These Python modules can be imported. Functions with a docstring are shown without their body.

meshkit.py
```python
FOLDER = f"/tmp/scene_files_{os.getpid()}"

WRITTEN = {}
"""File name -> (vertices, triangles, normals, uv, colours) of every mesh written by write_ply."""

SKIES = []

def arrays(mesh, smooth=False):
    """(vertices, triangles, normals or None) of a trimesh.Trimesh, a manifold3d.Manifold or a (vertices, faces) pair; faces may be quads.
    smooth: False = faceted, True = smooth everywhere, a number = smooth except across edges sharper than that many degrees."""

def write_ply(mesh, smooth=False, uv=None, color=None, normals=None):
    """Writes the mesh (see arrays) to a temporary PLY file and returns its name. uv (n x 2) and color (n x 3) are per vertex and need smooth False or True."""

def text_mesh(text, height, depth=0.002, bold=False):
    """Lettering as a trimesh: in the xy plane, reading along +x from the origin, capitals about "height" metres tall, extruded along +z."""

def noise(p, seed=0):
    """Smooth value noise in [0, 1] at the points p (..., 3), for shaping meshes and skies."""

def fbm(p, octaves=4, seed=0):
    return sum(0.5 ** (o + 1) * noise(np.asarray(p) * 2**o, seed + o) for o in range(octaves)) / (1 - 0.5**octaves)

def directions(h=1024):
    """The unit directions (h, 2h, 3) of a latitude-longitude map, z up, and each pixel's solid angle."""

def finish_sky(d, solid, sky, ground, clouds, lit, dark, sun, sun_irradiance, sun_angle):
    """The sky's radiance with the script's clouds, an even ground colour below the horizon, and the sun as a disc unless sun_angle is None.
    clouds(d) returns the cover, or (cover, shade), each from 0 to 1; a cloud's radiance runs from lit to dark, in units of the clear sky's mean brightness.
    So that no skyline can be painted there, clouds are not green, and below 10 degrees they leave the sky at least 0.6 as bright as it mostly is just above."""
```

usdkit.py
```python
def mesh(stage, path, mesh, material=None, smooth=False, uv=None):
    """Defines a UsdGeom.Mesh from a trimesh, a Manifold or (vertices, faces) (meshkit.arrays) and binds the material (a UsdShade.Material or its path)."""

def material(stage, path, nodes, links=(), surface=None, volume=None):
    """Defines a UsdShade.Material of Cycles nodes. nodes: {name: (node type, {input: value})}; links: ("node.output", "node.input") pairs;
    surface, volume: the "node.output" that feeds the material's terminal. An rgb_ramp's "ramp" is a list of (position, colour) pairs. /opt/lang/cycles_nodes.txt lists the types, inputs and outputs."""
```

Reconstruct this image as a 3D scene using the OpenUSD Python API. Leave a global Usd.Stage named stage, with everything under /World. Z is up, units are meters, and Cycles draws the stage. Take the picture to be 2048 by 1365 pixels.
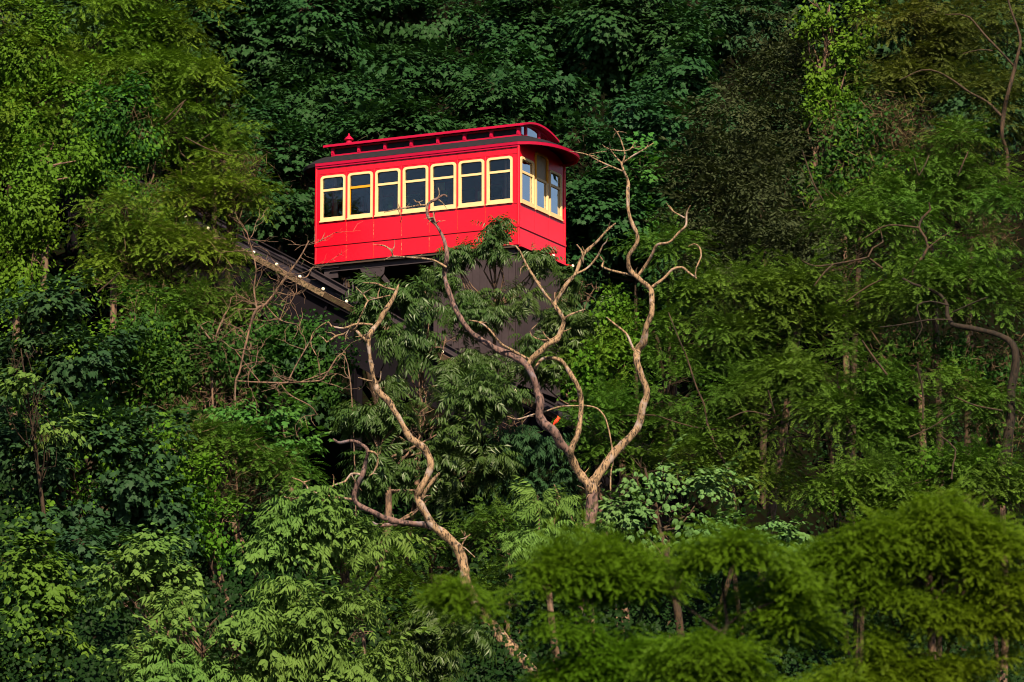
import math, random
import numpy as np, trimesh, usdkit, meshkit
from shapely.geometry import Polygon, box as sbox, LineString
from shapely import affinity
from pxr import Usd, UsdGeom, UsdLux, UsdShade, Gf, Sdf

stage = Usd.Stage.CreateInMemory()
UsdGeom.SetStageUpAxis(stage, 'Z')
UsdGeom.SetStageMetersPerUnit(stage, 1.0)
W_ = UsdGeom.Xform.Define(stage, '/World')
UsdGeom.Scope.Define(stage, '/World/Looks')
rad = math.radians

# ------------------------------------------------------------------ camera, sky, sun, exposure
PITCH, FPX, EYE = rad(10.457), 8044.9, np.array([0.0, 0.0, 2.0])
EXPOSURE = 1.5
SUN_AZ, SUN_EL = math.atan2(0.20, -0.98), rad(40)      # direction TOWARDS the sun (x, y), behind the viewer's left shoulder
SUN_I, SKY_K = 1.25, 0.05
cam = UsdGeom.Camera.Define(stage, '/World/camera')
cam.AddTranslateOp().Set(Gf.Vec3d(*EYE))
cam.AddRotateXOp().Set(90 + math.degrees(PITCH))
cam.CreateHorizontalApertureAttr(36.0)
cam.CreateVerticalApertureAttr(36.0 * 682 / 1024)
cam.CreateFocalLengthAttr(36.0 * FPX / 2048)
cam.CreateFStopAttr(5.0)
cam.CreateFocusDistanceAttr(104.0)
cam.CreateClippingRangeAttr(Gf.Vec2f(0.5, 5000))
cam.CreateExposureAttr(EXPOSURE)
dome = UsdLux.DomeLight.Define(stage, '/World/sky')
sky_m = usdkit.material(stage, '/World/Looks/sky', {
    'sky': ('sky_texture', {'sky_type': 'single_scattering', 'sun_disc': False, 'sun_elevation': SUN_EL, 'sun_rotation': SUN_AZ, 'altitude': 200.0}),
    'bg': ('background_shader', {'strength': SKY_K})}, [('sky.color', 'bg.color')], surface='bg.background')
UsdShade.MaterialBindingAPI.Apply(dome.GetPrim()).Bind(sky_m)
dome.GetPrim().SetCustomDataByKey('kind', 'structure')
sd = np.array([math.sin(SUN_AZ) * math.cos(SUN_EL), math.cos(SUN_AZ) * math.cos(SUN_EL), math.sin(SUN_EL)])
sun = UsdLux.DistantLight.Define(stage, '/World/sun')
sun.CreateIntensityAttr(SUN_I); sun.CreateNormalizeAttr(True); sun.CreateAngleAttr(0.5)
sun.CreateColorAttr(Gf.Vec3f(1.0, 0.84, 0.56))
# -z of the light points along -sd
zc = sd / np.linalg.norm(sd); xc = np.cross([0, 0, 1], zc); xc /= np.linalg.norm(xc); yc = np.cross(zc, xc)
sun.AddTransformOp().Set(Gf.Matrix4d(*xc, 0, *yc, 0, *zc, 0, 0, 0, 0, 1))

# ------------------------------------------------------------------ helpers
used = {}
def numbered(parent, name):
    key = (parent, name)
    n = used.get(key, -1) + 1
    used[key] = n
    return f'{parent}/{name}' if n == 0 else f'{parent}/{name}_{n:03d}'
def tag(p, label=None, cat=None, group=None, kind=None):
    p = p.GetPrim() if hasattr(p, 'GetPrim') else p
    for k, v in (('label', label), ('category', cat), ('group', group), ('kind', kind)):
        if v: p.SetCustomDataByKey(k, v)
    return p
def path_of(parent):
    return '/World' if parent is None else str(parent.GetPath())
def obj(name, mesh, mat, parent=None, smooth=False):
    return usdkit.mesh(stage, numbered(path_of(parent), name), mesh, mat, smooth=smooth).GetPrim()
def thing(name, loc=(0, 0, 0), rz=0.0):
    x = UsdGeom.Xform.Define(stage, numbered('/World', name))
    x.AddTranslateOp().Set(Gf.Vec3d(*map(float, loc)))
    if rz: x.AddRotateZOp().Set(rz)
    return x.GetPrim()
def ray(px, py):
    u, v = (px - 1024) / FPX, (682.5 - py) / FPX
    c, s = math.cos(PITCH), math.sin(PITCH)
    return np.array([u, c - v * s, s + v * c])
def at(px, py, Y):
    d = ray(px, py)
    return EYE + d * (Y / d[1])
def ppm(Y): return FPX / Y * 0.99          # picture pixels (2048 wide) per metre at depth Y
def unit(a): return a / (np.linalg.norm(a, axis=-1, keepdims=True) + 1e-12)

class MB:
    """collects vertices and triangles that become one mesh"""
    def __init__(s): s.v, s.f, s.n = [], [], 0
    def add(s, v, f):
        v = np.asarray(v, float); f = np.asarray(f, int)
        if f.shape[1] == 4: f = np.vstack([f[:, [0, 1, 2]], f[:, [0, 2, 3]]])
        s.v.append(v); s.f.append(f + s.n); s.n += len(v); return s
    def tm(s, m, T=None):
        v = np.array(m.vertices)
        if T is not None: v = trimesh.transform_points(v, T)
        return s.add(v, m.faces)
    def box(s, lo, hi):
        lo, hi = np.minimum(lo, hi), np.maximum(lo, hi)
        m = trimesh.creation.box(bounds=[lo, hi]); return s.tm(m)
    def bar(s, p, q, w, h, up=(0, 0, 1)):
        p, q = np.asarray(p, float), np.asarray(q, float)
        x = unit(q - p); y = unit(np.cross(up, x)); z = np.cross(x, y)
        c = [(a, b) for a, b in ((-1, -1), (1, -1), (1, 1), (-1, 1))]
        v = [e + y * w / 2 * a + z * h / 2 * b for e in (p, q) for a, b in c]
        return s.add(v, [[0, 3, 2, 1], [4, 5, 6, 7], [0, 1, 5, 4], [1, 2, 6, 5], [2, 3, 7, 6], [3, 0, 4, 7]])
    def tube(s, pts, r, n=6, caps=True):
        v, f = tube(pts, r, n, caps); return s.add(v, f)
    def get(s): return np.vstack(s.v), np.vstack(s.f)
    def build(s, name, mat, parent=None, smooth=False): return obj(name, s.get(), mat, parent, smooth)

def tube(pts, r, n=6, caps=True, wob=0.0, seed=0):
    p = np.asarray(pts, float); r = np.broadcast_to(np.asarray(r, float), (len(p),)).copy()
    t = unit(np.gradient(p, axis=0)); a = np.zeros_like(p)
    ref = np.array([0, 0, 1.0]) if abs(t[0, 2]) < 0.9 else np.array([1.0, 0, 0])
    cur = unit(np.cross(t[0], ref))
    for i in range(len(p)):
        cur = unit(cur - t[i] * np.dot(cur, t[i])); a[i] = cur
    b = np.cross(t, a)
    ang = np.arange(n) * 2 * np.pi / n
    off = np.cos(ang)[None, :, None] * a[:, None] + np.sin(ang)[None, :, None] * b[:, None]
    rr = np.broadcast_to(r[:, None], (len(p), n))
    if wob:
        q = p[:, None] * 1.0 + off * r[:, None, None] * 1.0
        k = meshkit.fbm(np.concatenate([q * [9, 9, 3.5]], -1), 3, seed) - 0.5
        lum = meshkit.noise(np.repeat(p[:, None] * 2.3, n, 1) + off * .6, seed + 9) - 0.5
        rr = rr * (1 + wob * (1.3 * k + 0.9 * lum))
    v = (p[:, None] + off * rr[..., None]).reshape(-1, 3)
    i, j = np.meshgrid(np.arange(len(p) - 1), np.arange(n), indexing='ij')
    f = np.stack([i * n + j, i * n + (j + 1) % n, (i + 1) * n + (j + 1) % n, (i + 1) * n + j], -1).reshape(-1, 4)
    f = np.vstack([f[:, [0, 1, 2]], f[:, [0, 2, 3]]])
    if caps:
        k = len(v); v = np.vstack([v, p[:1], p[-1:]])
        m = (len(p) - 1) * n
        f = np.vstack([f, [[k, (q + 1) % n, q] for q in range(n)], [[k + 1, m + q, m + (q + 1) % n] for q in range(n)]])
    return v, f
def spline(pts, step, vals=None):
    """Catmull-Rom through pts (with radii as an extra column) resampled about every step metres"""
    p = np.asarray(pts, float)
    if len(p) == 2:
        n = max(2, int(np.linalg.norm(p[1, :3] - p[0, :3]) / step) + 1)
        return p[0] + (p[1] - p[0]) * np.linspace(0, 1, n)[:, None]
    q = np.vstack([2 * p[0] - p[1], p, 2 * p[-1] - p[-2]]); out = []
    for i in range(1, len(q) - 2):
        n = max(1, int(np.linalg.norm(q[i + 1, :3] - q[i, :3]) / step))
        t = np.linspace(0, 1, n, endpoint=False)[:, None]
        a, b, c, d = q[i - 1:i + 3]
        out.append(.5 * (2 * b + (c - a) * t + (2 * a - 5 * b + 4 * c - d) * t ** 2 + (3 * b - a - 3 * c + d) * t ** 3))
    return np.vstack(out + [p[-1:]])

# ------------------------------------------------------------------ materials
L = '/World/Looks/'
def paint(name, col, rough=0.4, spec=0.5, var=0.12, scale=3.0, wear=None, metal=0.0, bump=0.0, coat=0.0):
    n = {'g': ('geometry', {}), 'n': ('noise_texture', {'scale': scale, 'detail': 6.0, 'roughness': 0.65}),
         'r': ('rgb_ramp', {'ramp': [(0.25, [c * (1 - var) for c in col]), (0.75, [min(1, c * (1 + var)) for c in col])]}),
         'p': ('principled_bsdf', {'roughness': rough, 'specular_ior_level': spec, 'metallic': metal, 'coat_weight': coat})}
    l = [('g.position', 'n.vector'), ('n.fac', 'r.fac')]
    out = 'r.color'
    if wear:
        n['n2'] = ('noise_texture', {'scale': scale * 5, 'detail': 8.0, 'roughness': 0.7})
        n['r2'] = ('rgb_ramp', {'ramp': [(wear[1], (0, 0, 0)), (wear[1] + 0.06, (1, 1, 1))]})
        n['m'] = ('mix_color', {'b': wear[0]})
        l += [('g.position', 'n2.vector'), ('n2.fac', 'r2.fac'), ('r2.color', 'm.fac'), (out, 'm.a')]
        out = 'm.result'
    l += [(out, 'p.base_color')]
    if bump:
        n['b'] = ('bump', {'strength': bump, 'distance': 0.02})
        n['n3'] = ('noise_texture', {'scale': scale * 4, 'detail': 5.0})
        l += [('g.position', 'n3.vector'), ('n3.fac', 'b.height'), ('b.normal', 'p.normal')]
    return usdkit.material(stage, L + name, n, l, surface='p.BSDF')
M = {}
M['red'] = paint('red_paint', (0.50, 0.0015, 0.012), 0.30, 0.40, 0.16, 0.9, ((0.55, 0.05, 0.03), 0.72))
M['crimson'] = paint('crimson_paint', (0.27, 0.002, 0.026), 0.5, 0.12, 0.10, 2.0)
M['darkred'] = paint('dark_red_paint', (0.13, 0.002, 0.008), 0.6, 0.1, 0.15, 2.0)
M['worn'] = paint('worn_red_paint', (0.60, 0.03, 0.015), 0.6, 0.1, 0.3, 2.0, ((0.46, 0.20, 0.09), 0.54))
M['cream'] = paint('cream_paint', (0.50, 0.355, 0.19), 0.5, 0.15, 0.10, 4.0, ((0.40, 0.22, 0.11), 0.66))
M['ochre'] = paint('ochre_paint', (0.46, 0.20, 0.012), 0.5, 0.15, 0.08, 4.0)
M['roof'] = paint('roof_felt', (0.011, 0.009, 0.013), 0.8, 0.12, 0.25, 6.0, bump=0.3)
M['steel'] = paint('grey_steel_paint', (0.028, 0.021, 0.027), 0.6, 0.15, 0.25, 3.0, ((0.045, 0.024, 0.018), 0.64))
M['black'] = paint('black_steel', (0.0042, 0.003, 0.0055), 0.7, 0.08, 0.3, 2.0)
M['rail'] = paint('rail_steel', (0.020, 0.016, 0.025), 0.5, 0.2, 0.3, 3.0)
M['board'] = paint('grey_board', (0.030, 0.0215, 0.027), 0.75, 0.12, 0.22, 2.5, ((0.020, 0.014, 0.017), 0.62), bump=0.2)
M['plank'] = paint('weathered_plank', (0.030, 0.019, 0.013), 0.85, 0.1, 0.7, 2.6, ((0.05, 0.045, 0.02), 0.55), bump=0.4)
M['plank2'] = paint('pale_plank', (0.11, 0.075, 0.05), 0.85, 0.1, 0.6, 2.2, ((0.03, 0.024, 0.014), 0.50), bump=0.4)
M['brownbox'] = paint('brown_box', (0.13, 0.075, 0.055), 0.7, 0.3, 0.3, 4.0)
M['bulb'] = paint('white_globe', (0.85, 0.78, 0.60), 0.25, 0.5, 0.03, 8.0)
M['wood'] = paint('varnished_wood', (0.22, 0.085, 0.04), 0.35, 0.5, 0.35, 5.0)
M['inside'] = paint('dark_interior', (0.035, 0.022, 0.018), 0.6, 0.3, 0.3, 3.0)
M['paper'] = paint('poster_paper', (0.35, 0.27, 0.12), 0.7, 0.2, 0.2, 6.0)
M['bird'] = paint('red_feathers', (0.75, 0.035, 0.010), 0.7, 0.2, 0.25, 40.0)
M['beak'] = paint('orange_beak', (0.75, 0.20, 0.04), 0.5, 0.3, 0.1, 40.0)
M['mask'] = paint('black_feathers', (0.02, 0.015, 0.015), 0.7, 0.2, 0.1, 40.0)
M['glass'] = usdkit.material(stage, L + 'window_glass', {
    'f': ('fresnel', {'IOR': 1.5}), 'a': ('math', {'math_type': 'multiply_add', 'value2': 7.5, 'value3': -0.305, 'use_clamp': True}),
    't': ('transparent_bsdf', {'color': (0.80, 0.84, 0.86)}), 'g': ('glossy_bsdf', {'color': (0.95, 0.97, 1.0), 'roughness': 0.02}),
    'q': ('geometry', {}), 'w': ('noise_texture', {'scale': 2.6, 'detail': 1.0}), 'b': ('bump', {'strength': 0.25, 'distance': 0.02}),
    'm': ('mix_closure', {})},
    [('q.position', 'w.vector'), ('w.fac', 'b.height'), ('b.normal', 'g.normal'), ('f.fac', 'a.value1'), ('a.value', 'm.fac'), ('t.BSDF', 'm.closure1'), ('g.BSDF', 'm.closure2')], surface='m.closure')
M['screen'] = paint('brass_screen', (0.22, 0.15, 0.09), 0.5, 0.5, 0.2, 30.0)

def bark(name, ridge, groove, patch, scale=1.0, patch_at=0.62):
    n = {'g': ('geometry', {}), 'mp': ('mapping', {'scale': (15 * scale, 15 * scale, 4.5 * scale)}),
         'n': ('noise_texture', {'scale': 1.0, 'detail': 8.0, 'roughness': 0.7, 'distortion': 0.6}),
         'r': ('rgb_ramp', {'ramp': [(0.42, groove), (0.52, ridge), (0.70, [min(1, c * 1.35) for c in ridge])]}),
         'n2': ('noise_texture', {'scale': 2.4 * scale, 'detail': 4.0}),
         'r2': ('rgb_ramp', {'ramp': [(patch_at - .06, (0, 0, 0)), (patch_at + .04, (0.85, 0.85, 0.85))]}),
         'mx': ('mix_color', {'b': patch}),
         'b': ('bump', {'strength': 0.8, 'distance': 0.03}),
         'p': ('principled_bsdf', {'roughness': 0.85, 'specular_ior_level': 0.25})}
    l = [('g.position', 'mp.vector'), ('mp.vector', 'n.vector'), ('n.fac', 'r.fac'), ('g.position', 'n2.vector'), ('n2.fac', 'r2.fac'),
         ('r2.color', 'mx.fac'), ('r.color', 'mx.a'), ('mx.result', 'p.base_color'), ('n.fac', 'b.height'), ('b.normal', 'p.normal')]
    return usdkit.material(stage, L + name, n, l, surface='p.BSDF')
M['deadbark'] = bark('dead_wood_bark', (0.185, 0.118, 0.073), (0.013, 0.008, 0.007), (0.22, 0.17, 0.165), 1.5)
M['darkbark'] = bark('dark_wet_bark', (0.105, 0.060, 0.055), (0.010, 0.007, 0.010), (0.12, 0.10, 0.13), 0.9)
M['bark'] = bark('tree_bark', (0.034, 0.019, 0.011), (0.008, 0.005, 0.004), (0.028, 0.018, 0.013))
M['blackbark'] = bark('black_bark', (0.014, 0.008, 0.0055), (0.003, 0.002, 0.0015), (0.018, 0.011, 0.007))
M['twig'] = bark('twig_bark', (0.115, 0.068, 0.047), (0.03, 0.018, 0.015), (0.10, 0.065, 0.05))

def leafmat(name, dark, mid, light, trans=0.3, rough=0.55, spec=0.06, odd=None, tcol=None):
    ramp = [(0.0, dark), (0.5, mid), (0.93, light), (1.0, odd or light)]
    n = {'g': ('geometry', {}), 'r': ('rgb_ramp', {'ramp': ramp}),
         'n': ('noise_texture', {'scale': 0.55, 'detail': 3.0}), 'm1': ('math', {'math_type': 'multiply_add', 'value2': 0.55, 'value3': -0.05}),
         'm2': ('math', {'math_type': 'multiply_add', 'value2': 0.55}), 'n2': ('noise_texture', {'scale': 0.22, 'detail': 2.0}),
         'h': ('hsv', {'saturation': 1.0}), 'hm': ('map_range', {'from_min': 0.3, 'from_max': 0.7, 'to_min': 0.492, 'to_max': 0.530}),
         'p': ('principled_bsdf', {'roughness': rough, 'specular_ior_level': spec}),
         't': ('translucent_bsdf', {}), 'tm': ('mix_color', {'blend_type': 'multiply', 'fac': 1.0, 'b': tcol or (1.25, 1.35, 0.55), 'use_clamp': False}),
         'mx': ('mix_closure', {'fac': trans})}
    l = [('g.random_per_island', 'm1.value1'), ('m1.value', 'm2.value3'), ('n.fac', 'm2.value1'), ('g.position', 'n.vector'), ('g.position', 'n2.vector'),
         ('m2.value', 'r.fac'), ('r.color', 'h.color'), ('n2.fac', 'hm.value'), ('hm.result', 'h.hue'), ('h.color', 'p.base_color'), ('h.color', 'tm.a'),
         ('tm.result', 't.color'), ('p.BSDF', 'mx.closure1'), ('t.BSDF', 'mx.closure2')]
    return usdkit.material(stage, L + name, n, l, surface='mx.closure')
LM = {
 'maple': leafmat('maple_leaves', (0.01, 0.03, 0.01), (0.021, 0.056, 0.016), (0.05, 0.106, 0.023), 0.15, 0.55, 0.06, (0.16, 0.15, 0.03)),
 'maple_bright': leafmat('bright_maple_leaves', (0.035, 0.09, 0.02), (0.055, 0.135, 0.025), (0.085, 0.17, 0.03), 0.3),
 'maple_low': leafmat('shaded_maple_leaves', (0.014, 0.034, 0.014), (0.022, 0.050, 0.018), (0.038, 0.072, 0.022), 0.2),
 'locust': leafmat('locust_leaves', (0.04, 0.07, 0.008), (0.108, 0.16, 0.014), (0.24, 0.29, 0.032), 0.24),
 'locust_mid': leafmat('green_locust_leaves', (0.026, 0.056, 0.009), (0.08, 0.132, 0.015), (0.215, 0.27, 0.032), 0.24),
 'locust_olive': leafmat('olive_locust_leaves', (0.034, 0.042, 0.01), (0.08, 0.09, 0.018), (0.16, 0.17, 0.034), 0.3),
 'vine': leafmat('vine_leaves', (0.03, 0.068, 0.006), (0.084, 0.15, 0.01), (0.19, 0.26, 0.022), 0.24),
 'vine_dark': leafmat('dark_vine_leaves', (0.014, 0.04, 0.008), (0.034, 0.08, 0.012), (0.076, 0.14, 0.02), 0.3),
 'sumac': leafmat('sumac_leaves', (0.02, 0.042, 0.008), (0.05, 0.082, 0.015), (0.175, 0.19, 0.058), 0.3, 0.45, 0.3, odd=(0.26, 0.21, 0.07)),
 'sumac_pale': leafmat('pale_sumac_leaves', (0.042, 0.084, 0.018), (0.11, 0.17, 0.036), (0.24, 0.3, 0.07), 0.24),
 'elder': leafmat('pale_elder_leaves', (0.055, 0.105, 0.035), (0.115, 0.185, 0.06), (0.2, 0.275, 0.09), 0.24),
 'hemlock': leafmat('hemlock_needles', (0.014, 0.02, 0.008), (0.036, 0.044, 0.017), (0.115, 0.122, 0.04), 0.15, 0.7, 0.1),
 'fg': leafmat('near_locust_leaves', (.034,.066,.003), (.105,.155,.008), (.250,.300,.026), 0.45),
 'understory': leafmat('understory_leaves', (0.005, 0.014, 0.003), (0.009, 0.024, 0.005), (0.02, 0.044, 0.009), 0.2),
 'dry': leafmat('dry_brush', (0.045, 0.026, 0.016), (0.085, 0.050, 0.030), (0.13, 0.085, 0.05), 0.1, 0.8, 0.2),
}
M['soil'] = paint('dark_soil', (0.0035, 0.003, 0.002), 1.0, 0.0, 0.5, 0.8, ((0.003, 0.005, 0.002), 0.5), bump=0.5)

# ------------------------------------------------------------------ ground
def ground(x, y):
    x, y = np.asarray(x, float), np.asarray(y, float)
    low = np.interp(y, [-500, 55, 90, 112, 160, 600], [0, 0, 7.5, 16.0, 20, 22])
    q = y - 114 - 0.92 * np.maximum(x - 1, 0)
    up = np.clip(q, 0, 48) * 0.98
    up = up * np.clip(1 - np.maximum(x - 34, 0) / 30, 0, 1)
    g = low + up + np.clip(-x - 4, 0, 40) * 0.32 * np.clip((y - 60) / 30, 0, 1) - np.clip(x, 0, 30) * 0.22 * np.clip((y - 60) / 30, 0, 1) * np.clip(1 - q / 10, 0, 1)
    return g + (meshkit.fbm(np.stack([x * .14, y * .14, 0 * x], -1), 4, 3) - .5) * 2.2 * np.clip((y - 50) / 30, 0.15, 1)
gx = np.unique(np.concatenate([np.linspace(-600, -60, 25), np.linspace(-60, 70, 105), np.linspace(70, 600, 25)]))
gy = np.unique(np.concatenate([np.linspace(-600, 40, 25), np.linspace(40, 180, 113), np.linspace(180, 700, 25)]))
GX, GY = np.meshgrid(gx, gy, indexing='ij')
GV = np.stack([GX, GY, ground(GX, GY)], -1).reshape(-1, 3)
ii, jj = np.meshgrid(np.arange(len(gx) - 1), np.arange(len(gy) - 1), indexing='ij')
n_ = len(gy)
GF = np.stack([ii * n_ + jj, (ii + 1) * n_ + jj, (ii + 1) * n_ + jj + 1, ii * n_ + jj + 1], -1).reshape(-1, 4)
tag(obj('hillside', (GV, GF), M['soil'], smooth=True), kind='structure')

# ------------------------------------------------------------------ cable car (local: X along the car towards its lower end, Y away, Z up)
YAW, CL, CW = rad(25.729), 6.277, 2.966
CPOS = np.array([-2.005, 110.0, 24.476])
CX, CY = np.array([math.cos(YAW), -math.sin(YAW), 0]), np.array([math.sin(YAW), math.cos(YAW), 0])
def loc(X, Y, Z): return CPOS + CX * X + CY * Y + np.array([0, 0, Z])
def hit_plane(px, py, Yl):
    """local X, Z where the ray of a pixel meets the car's plane Y = Yl"""
    d = ray(px, py); o = EYE - CPOS
    t = (Yl - o @ CY) / (d @ CY); p = o + d * t
    return p @ CX, p[2]
car = thing('cable_car', CPOS, -math.degrees(YAW))
tag(car, 'bright red wooden incline car with cream framed windows and dark clerestory roof', 'cable car')
HX, HY = CL / 2, CW / 2
ZS, ZB, ZT, ZE = 1.185, 0.524, 2.50, 2.75
TH = 0.07
def extr(poly, t): return trimesh.creation.extrude_polygon(poly, t, engine='earcut')
def face_T(side):
    """matrix from (u along face, v up, w outwards) to car coordinates"""
    T = np.eye(4)
    if side == 'near': T[:3, :3] = np.array([[1, 0, 0], [0, 0, -1], [0, 1, 0]]); T[:3, 3] = (0, -HY, 0)
    if side == 'far': T[:3, :3] = np.array([[-1, 0, 0], [0, 0, 1], [0, 1, 0]]); T[:3, 3] = (0, HY, 0)
    if side == 'low': T[:3, :3] = np.array([[0, 0, 1], [1, 0, 0], [0, 1, 0]]); T[:3, 3] = (HX, 0, 0)
    if side == 'high': T[:3, :3] = np.array([[0, 0, -1], [-1, 0, 0], [0, 1, 0]]); T[:3, 3] = (-HX, 0, 0)
    return T
def rrect(x0, y0, x1, y1, r, bottom_square=True):
    a = sbox(x0 + r, y0 + r, x1 - r, y1 - r).buffer(r, quad_segs=5) if r > 0 else sbox(x0, y0, x1, y1)
    return a.union(sbox(x0, y0, x1, (y0 + y1) / 2)) if bottom_square else a
def put(mesh, side, off=0.0):
    m = mesh.copy(); m.apply_translation((0, 0, off)); m.apply_transform(face_T(side))
    return m
def window(side, u0, u1, z0, z1, rail, fm='cream', rail_mat=None, leaf=None, pane_mats=('glass', 'glass')):
    fw, r = 0.064, 0.10
    hole_up = rrect(u0 + fw, rail + .03, u1 - fw, z1 - fw, 0.07)
    hole_lo = sbox(u0 + fw + .012, z0 + .105, u1 - fw - .012, rail - .035)
    outer = rrect(u0, z0, u1, z1, r)
    w = obj('window', put(extr(outer.difference(hole_up).difference(sbox(u0 + fw, z0 + .10, u1 - fw, rail + .03)), .045), side, -0.005), M[fm], car)
    lower = sbox(u0 + fw, z0 + .10, u1 - fw, rail + .03).difference(hole_lo)
    if fm == 'ochre':
        low_ = outer.intersection(sbox(u0, z0, u1, rail - .02)).difference(sbox(u0 + fw, z0 + .10, u1 - fw, rail + .03))
        obj('frame', put(extr(low_.buffer(.0015), .046), side, -0.004), M['cream'], w); rail_mat = M['cream']
    obj('sash', put(extr(lower, .03), side, -0.012), rail_mat or M[fm], w)
    obj('sill', put(extr(sbox(u0 - .01, z0 - .03, u1 + .01, z0 + .012), .065), side, 0.0), M['cream'], w)
    obj('pane', put(extr(hole_up.buffer(.01), .006), side, -0.02), M[pane_mats[0]], w)
    obj('pane', put(extr(hole_lo.buffer(.01), .006), side, -0.024), M[pane_mats[1]], w)
PITCHW = CL * 179 / 1302; M0 = -HX + CL * 30 / 1302
side_u = [(M0 + PITCHW * k, M0 + PITCHW * k + CL * 162 / 1302) for k in range(7)]
end_u = [(-HY + CW * a, -HY + CW * b) for a, b in ((.030, .318), (.348, .625), (.655, .925))]
def wall(side, half, holes, top):
    p = Polygon(top)
    for h in holes: p = p.difference(h)
    return obj('side_wall' if side in ('near', 'far') else 'end_wall', put(extr(p, TH), side, -TH), M['red'], car)
for side in ('near', 'far'):
    holes = [sbox(a + .03, ZS + .03, b - .03, ZT - .04) for a, b in side_u]
    wall(side, HX, holes, [(-HX, 0), (HX, 0), (HX, ZE + .06), (-HX, ZE + .06)])
    for k, (a, b) in enumerate(side_u):
        rail = ZS + .03 + (ZT - ZS) * (.665 if side == 'near' else .665)
        window(side, a, b, ZS + .02, ZT, rail, rail_mat=M['ochre'] if (side == 'near' and k == 1) else None)
    edges = [-HX + .02] + [(side_u[k][1] + side_u[k + 1][0]) / 2 for k in range(6)] + [HX - .02]
    for a, b in zip(edges[:-1], edges[1:]):
        for z0, z1, t in ((ZB + .03, ZS - .035, .014), (0.012, ZB - .03, .020)):
            obj('side_panel', put(extr(sbox(a + .004, z0, b - .004, z1), t), side, .001), M['red'], car)
        obj('frieze_panel', put(extr(sbox(a + .003, ZT + .06, b - .003, ZE - .03), .012), side, .001), M['red'], car)
    for e in edges[1:-1]:
        m = MB(); m.tube([(e, ZS, .012), (e, ZT + .05, .012)], .021, 8)
        obj('window_post', put(trimesh.Trimesh(*m.get()), side), M['red'], car, smooth=40)
        sl = MB(); sl.box((e - .006, .03, .014), (e + .006, ZB - .04, .024)); sl.box((e - .006, ZB + .05, .010), (e + .006, ZS - .05, .018))
        obj('cover_strip', put(trimesh.Trimesh(*sl.get()), side), M['worn'], car)
    m = MB(); m.box((-HX - .03, ZB - .028, 0), (HX + .03, ZB + .022, .045)); m.box((-HX - .012, ZS - .032, 0), (HX + .012, ZS - .006, .03))
    obj('belt_rail', put(trimesh.Trimesh(*m.get()), side), M['red'], car)
    m = MB(); m.box((-HX - .035, ZB - .046, 0), (HX + .035, ZB - .029, .035))
    obj('belt_groove', put(trimesh.Trimesh(*m.get()), side), M['darkred'], car)
    m = MB(); m.box((-HX - .02, ZE - .015, 0), (HX + .02, ZE + .12, .055)); obj('eave_board', put(trimesh.Trimesh(*m.get()), side), M['crimson'], car)
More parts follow.
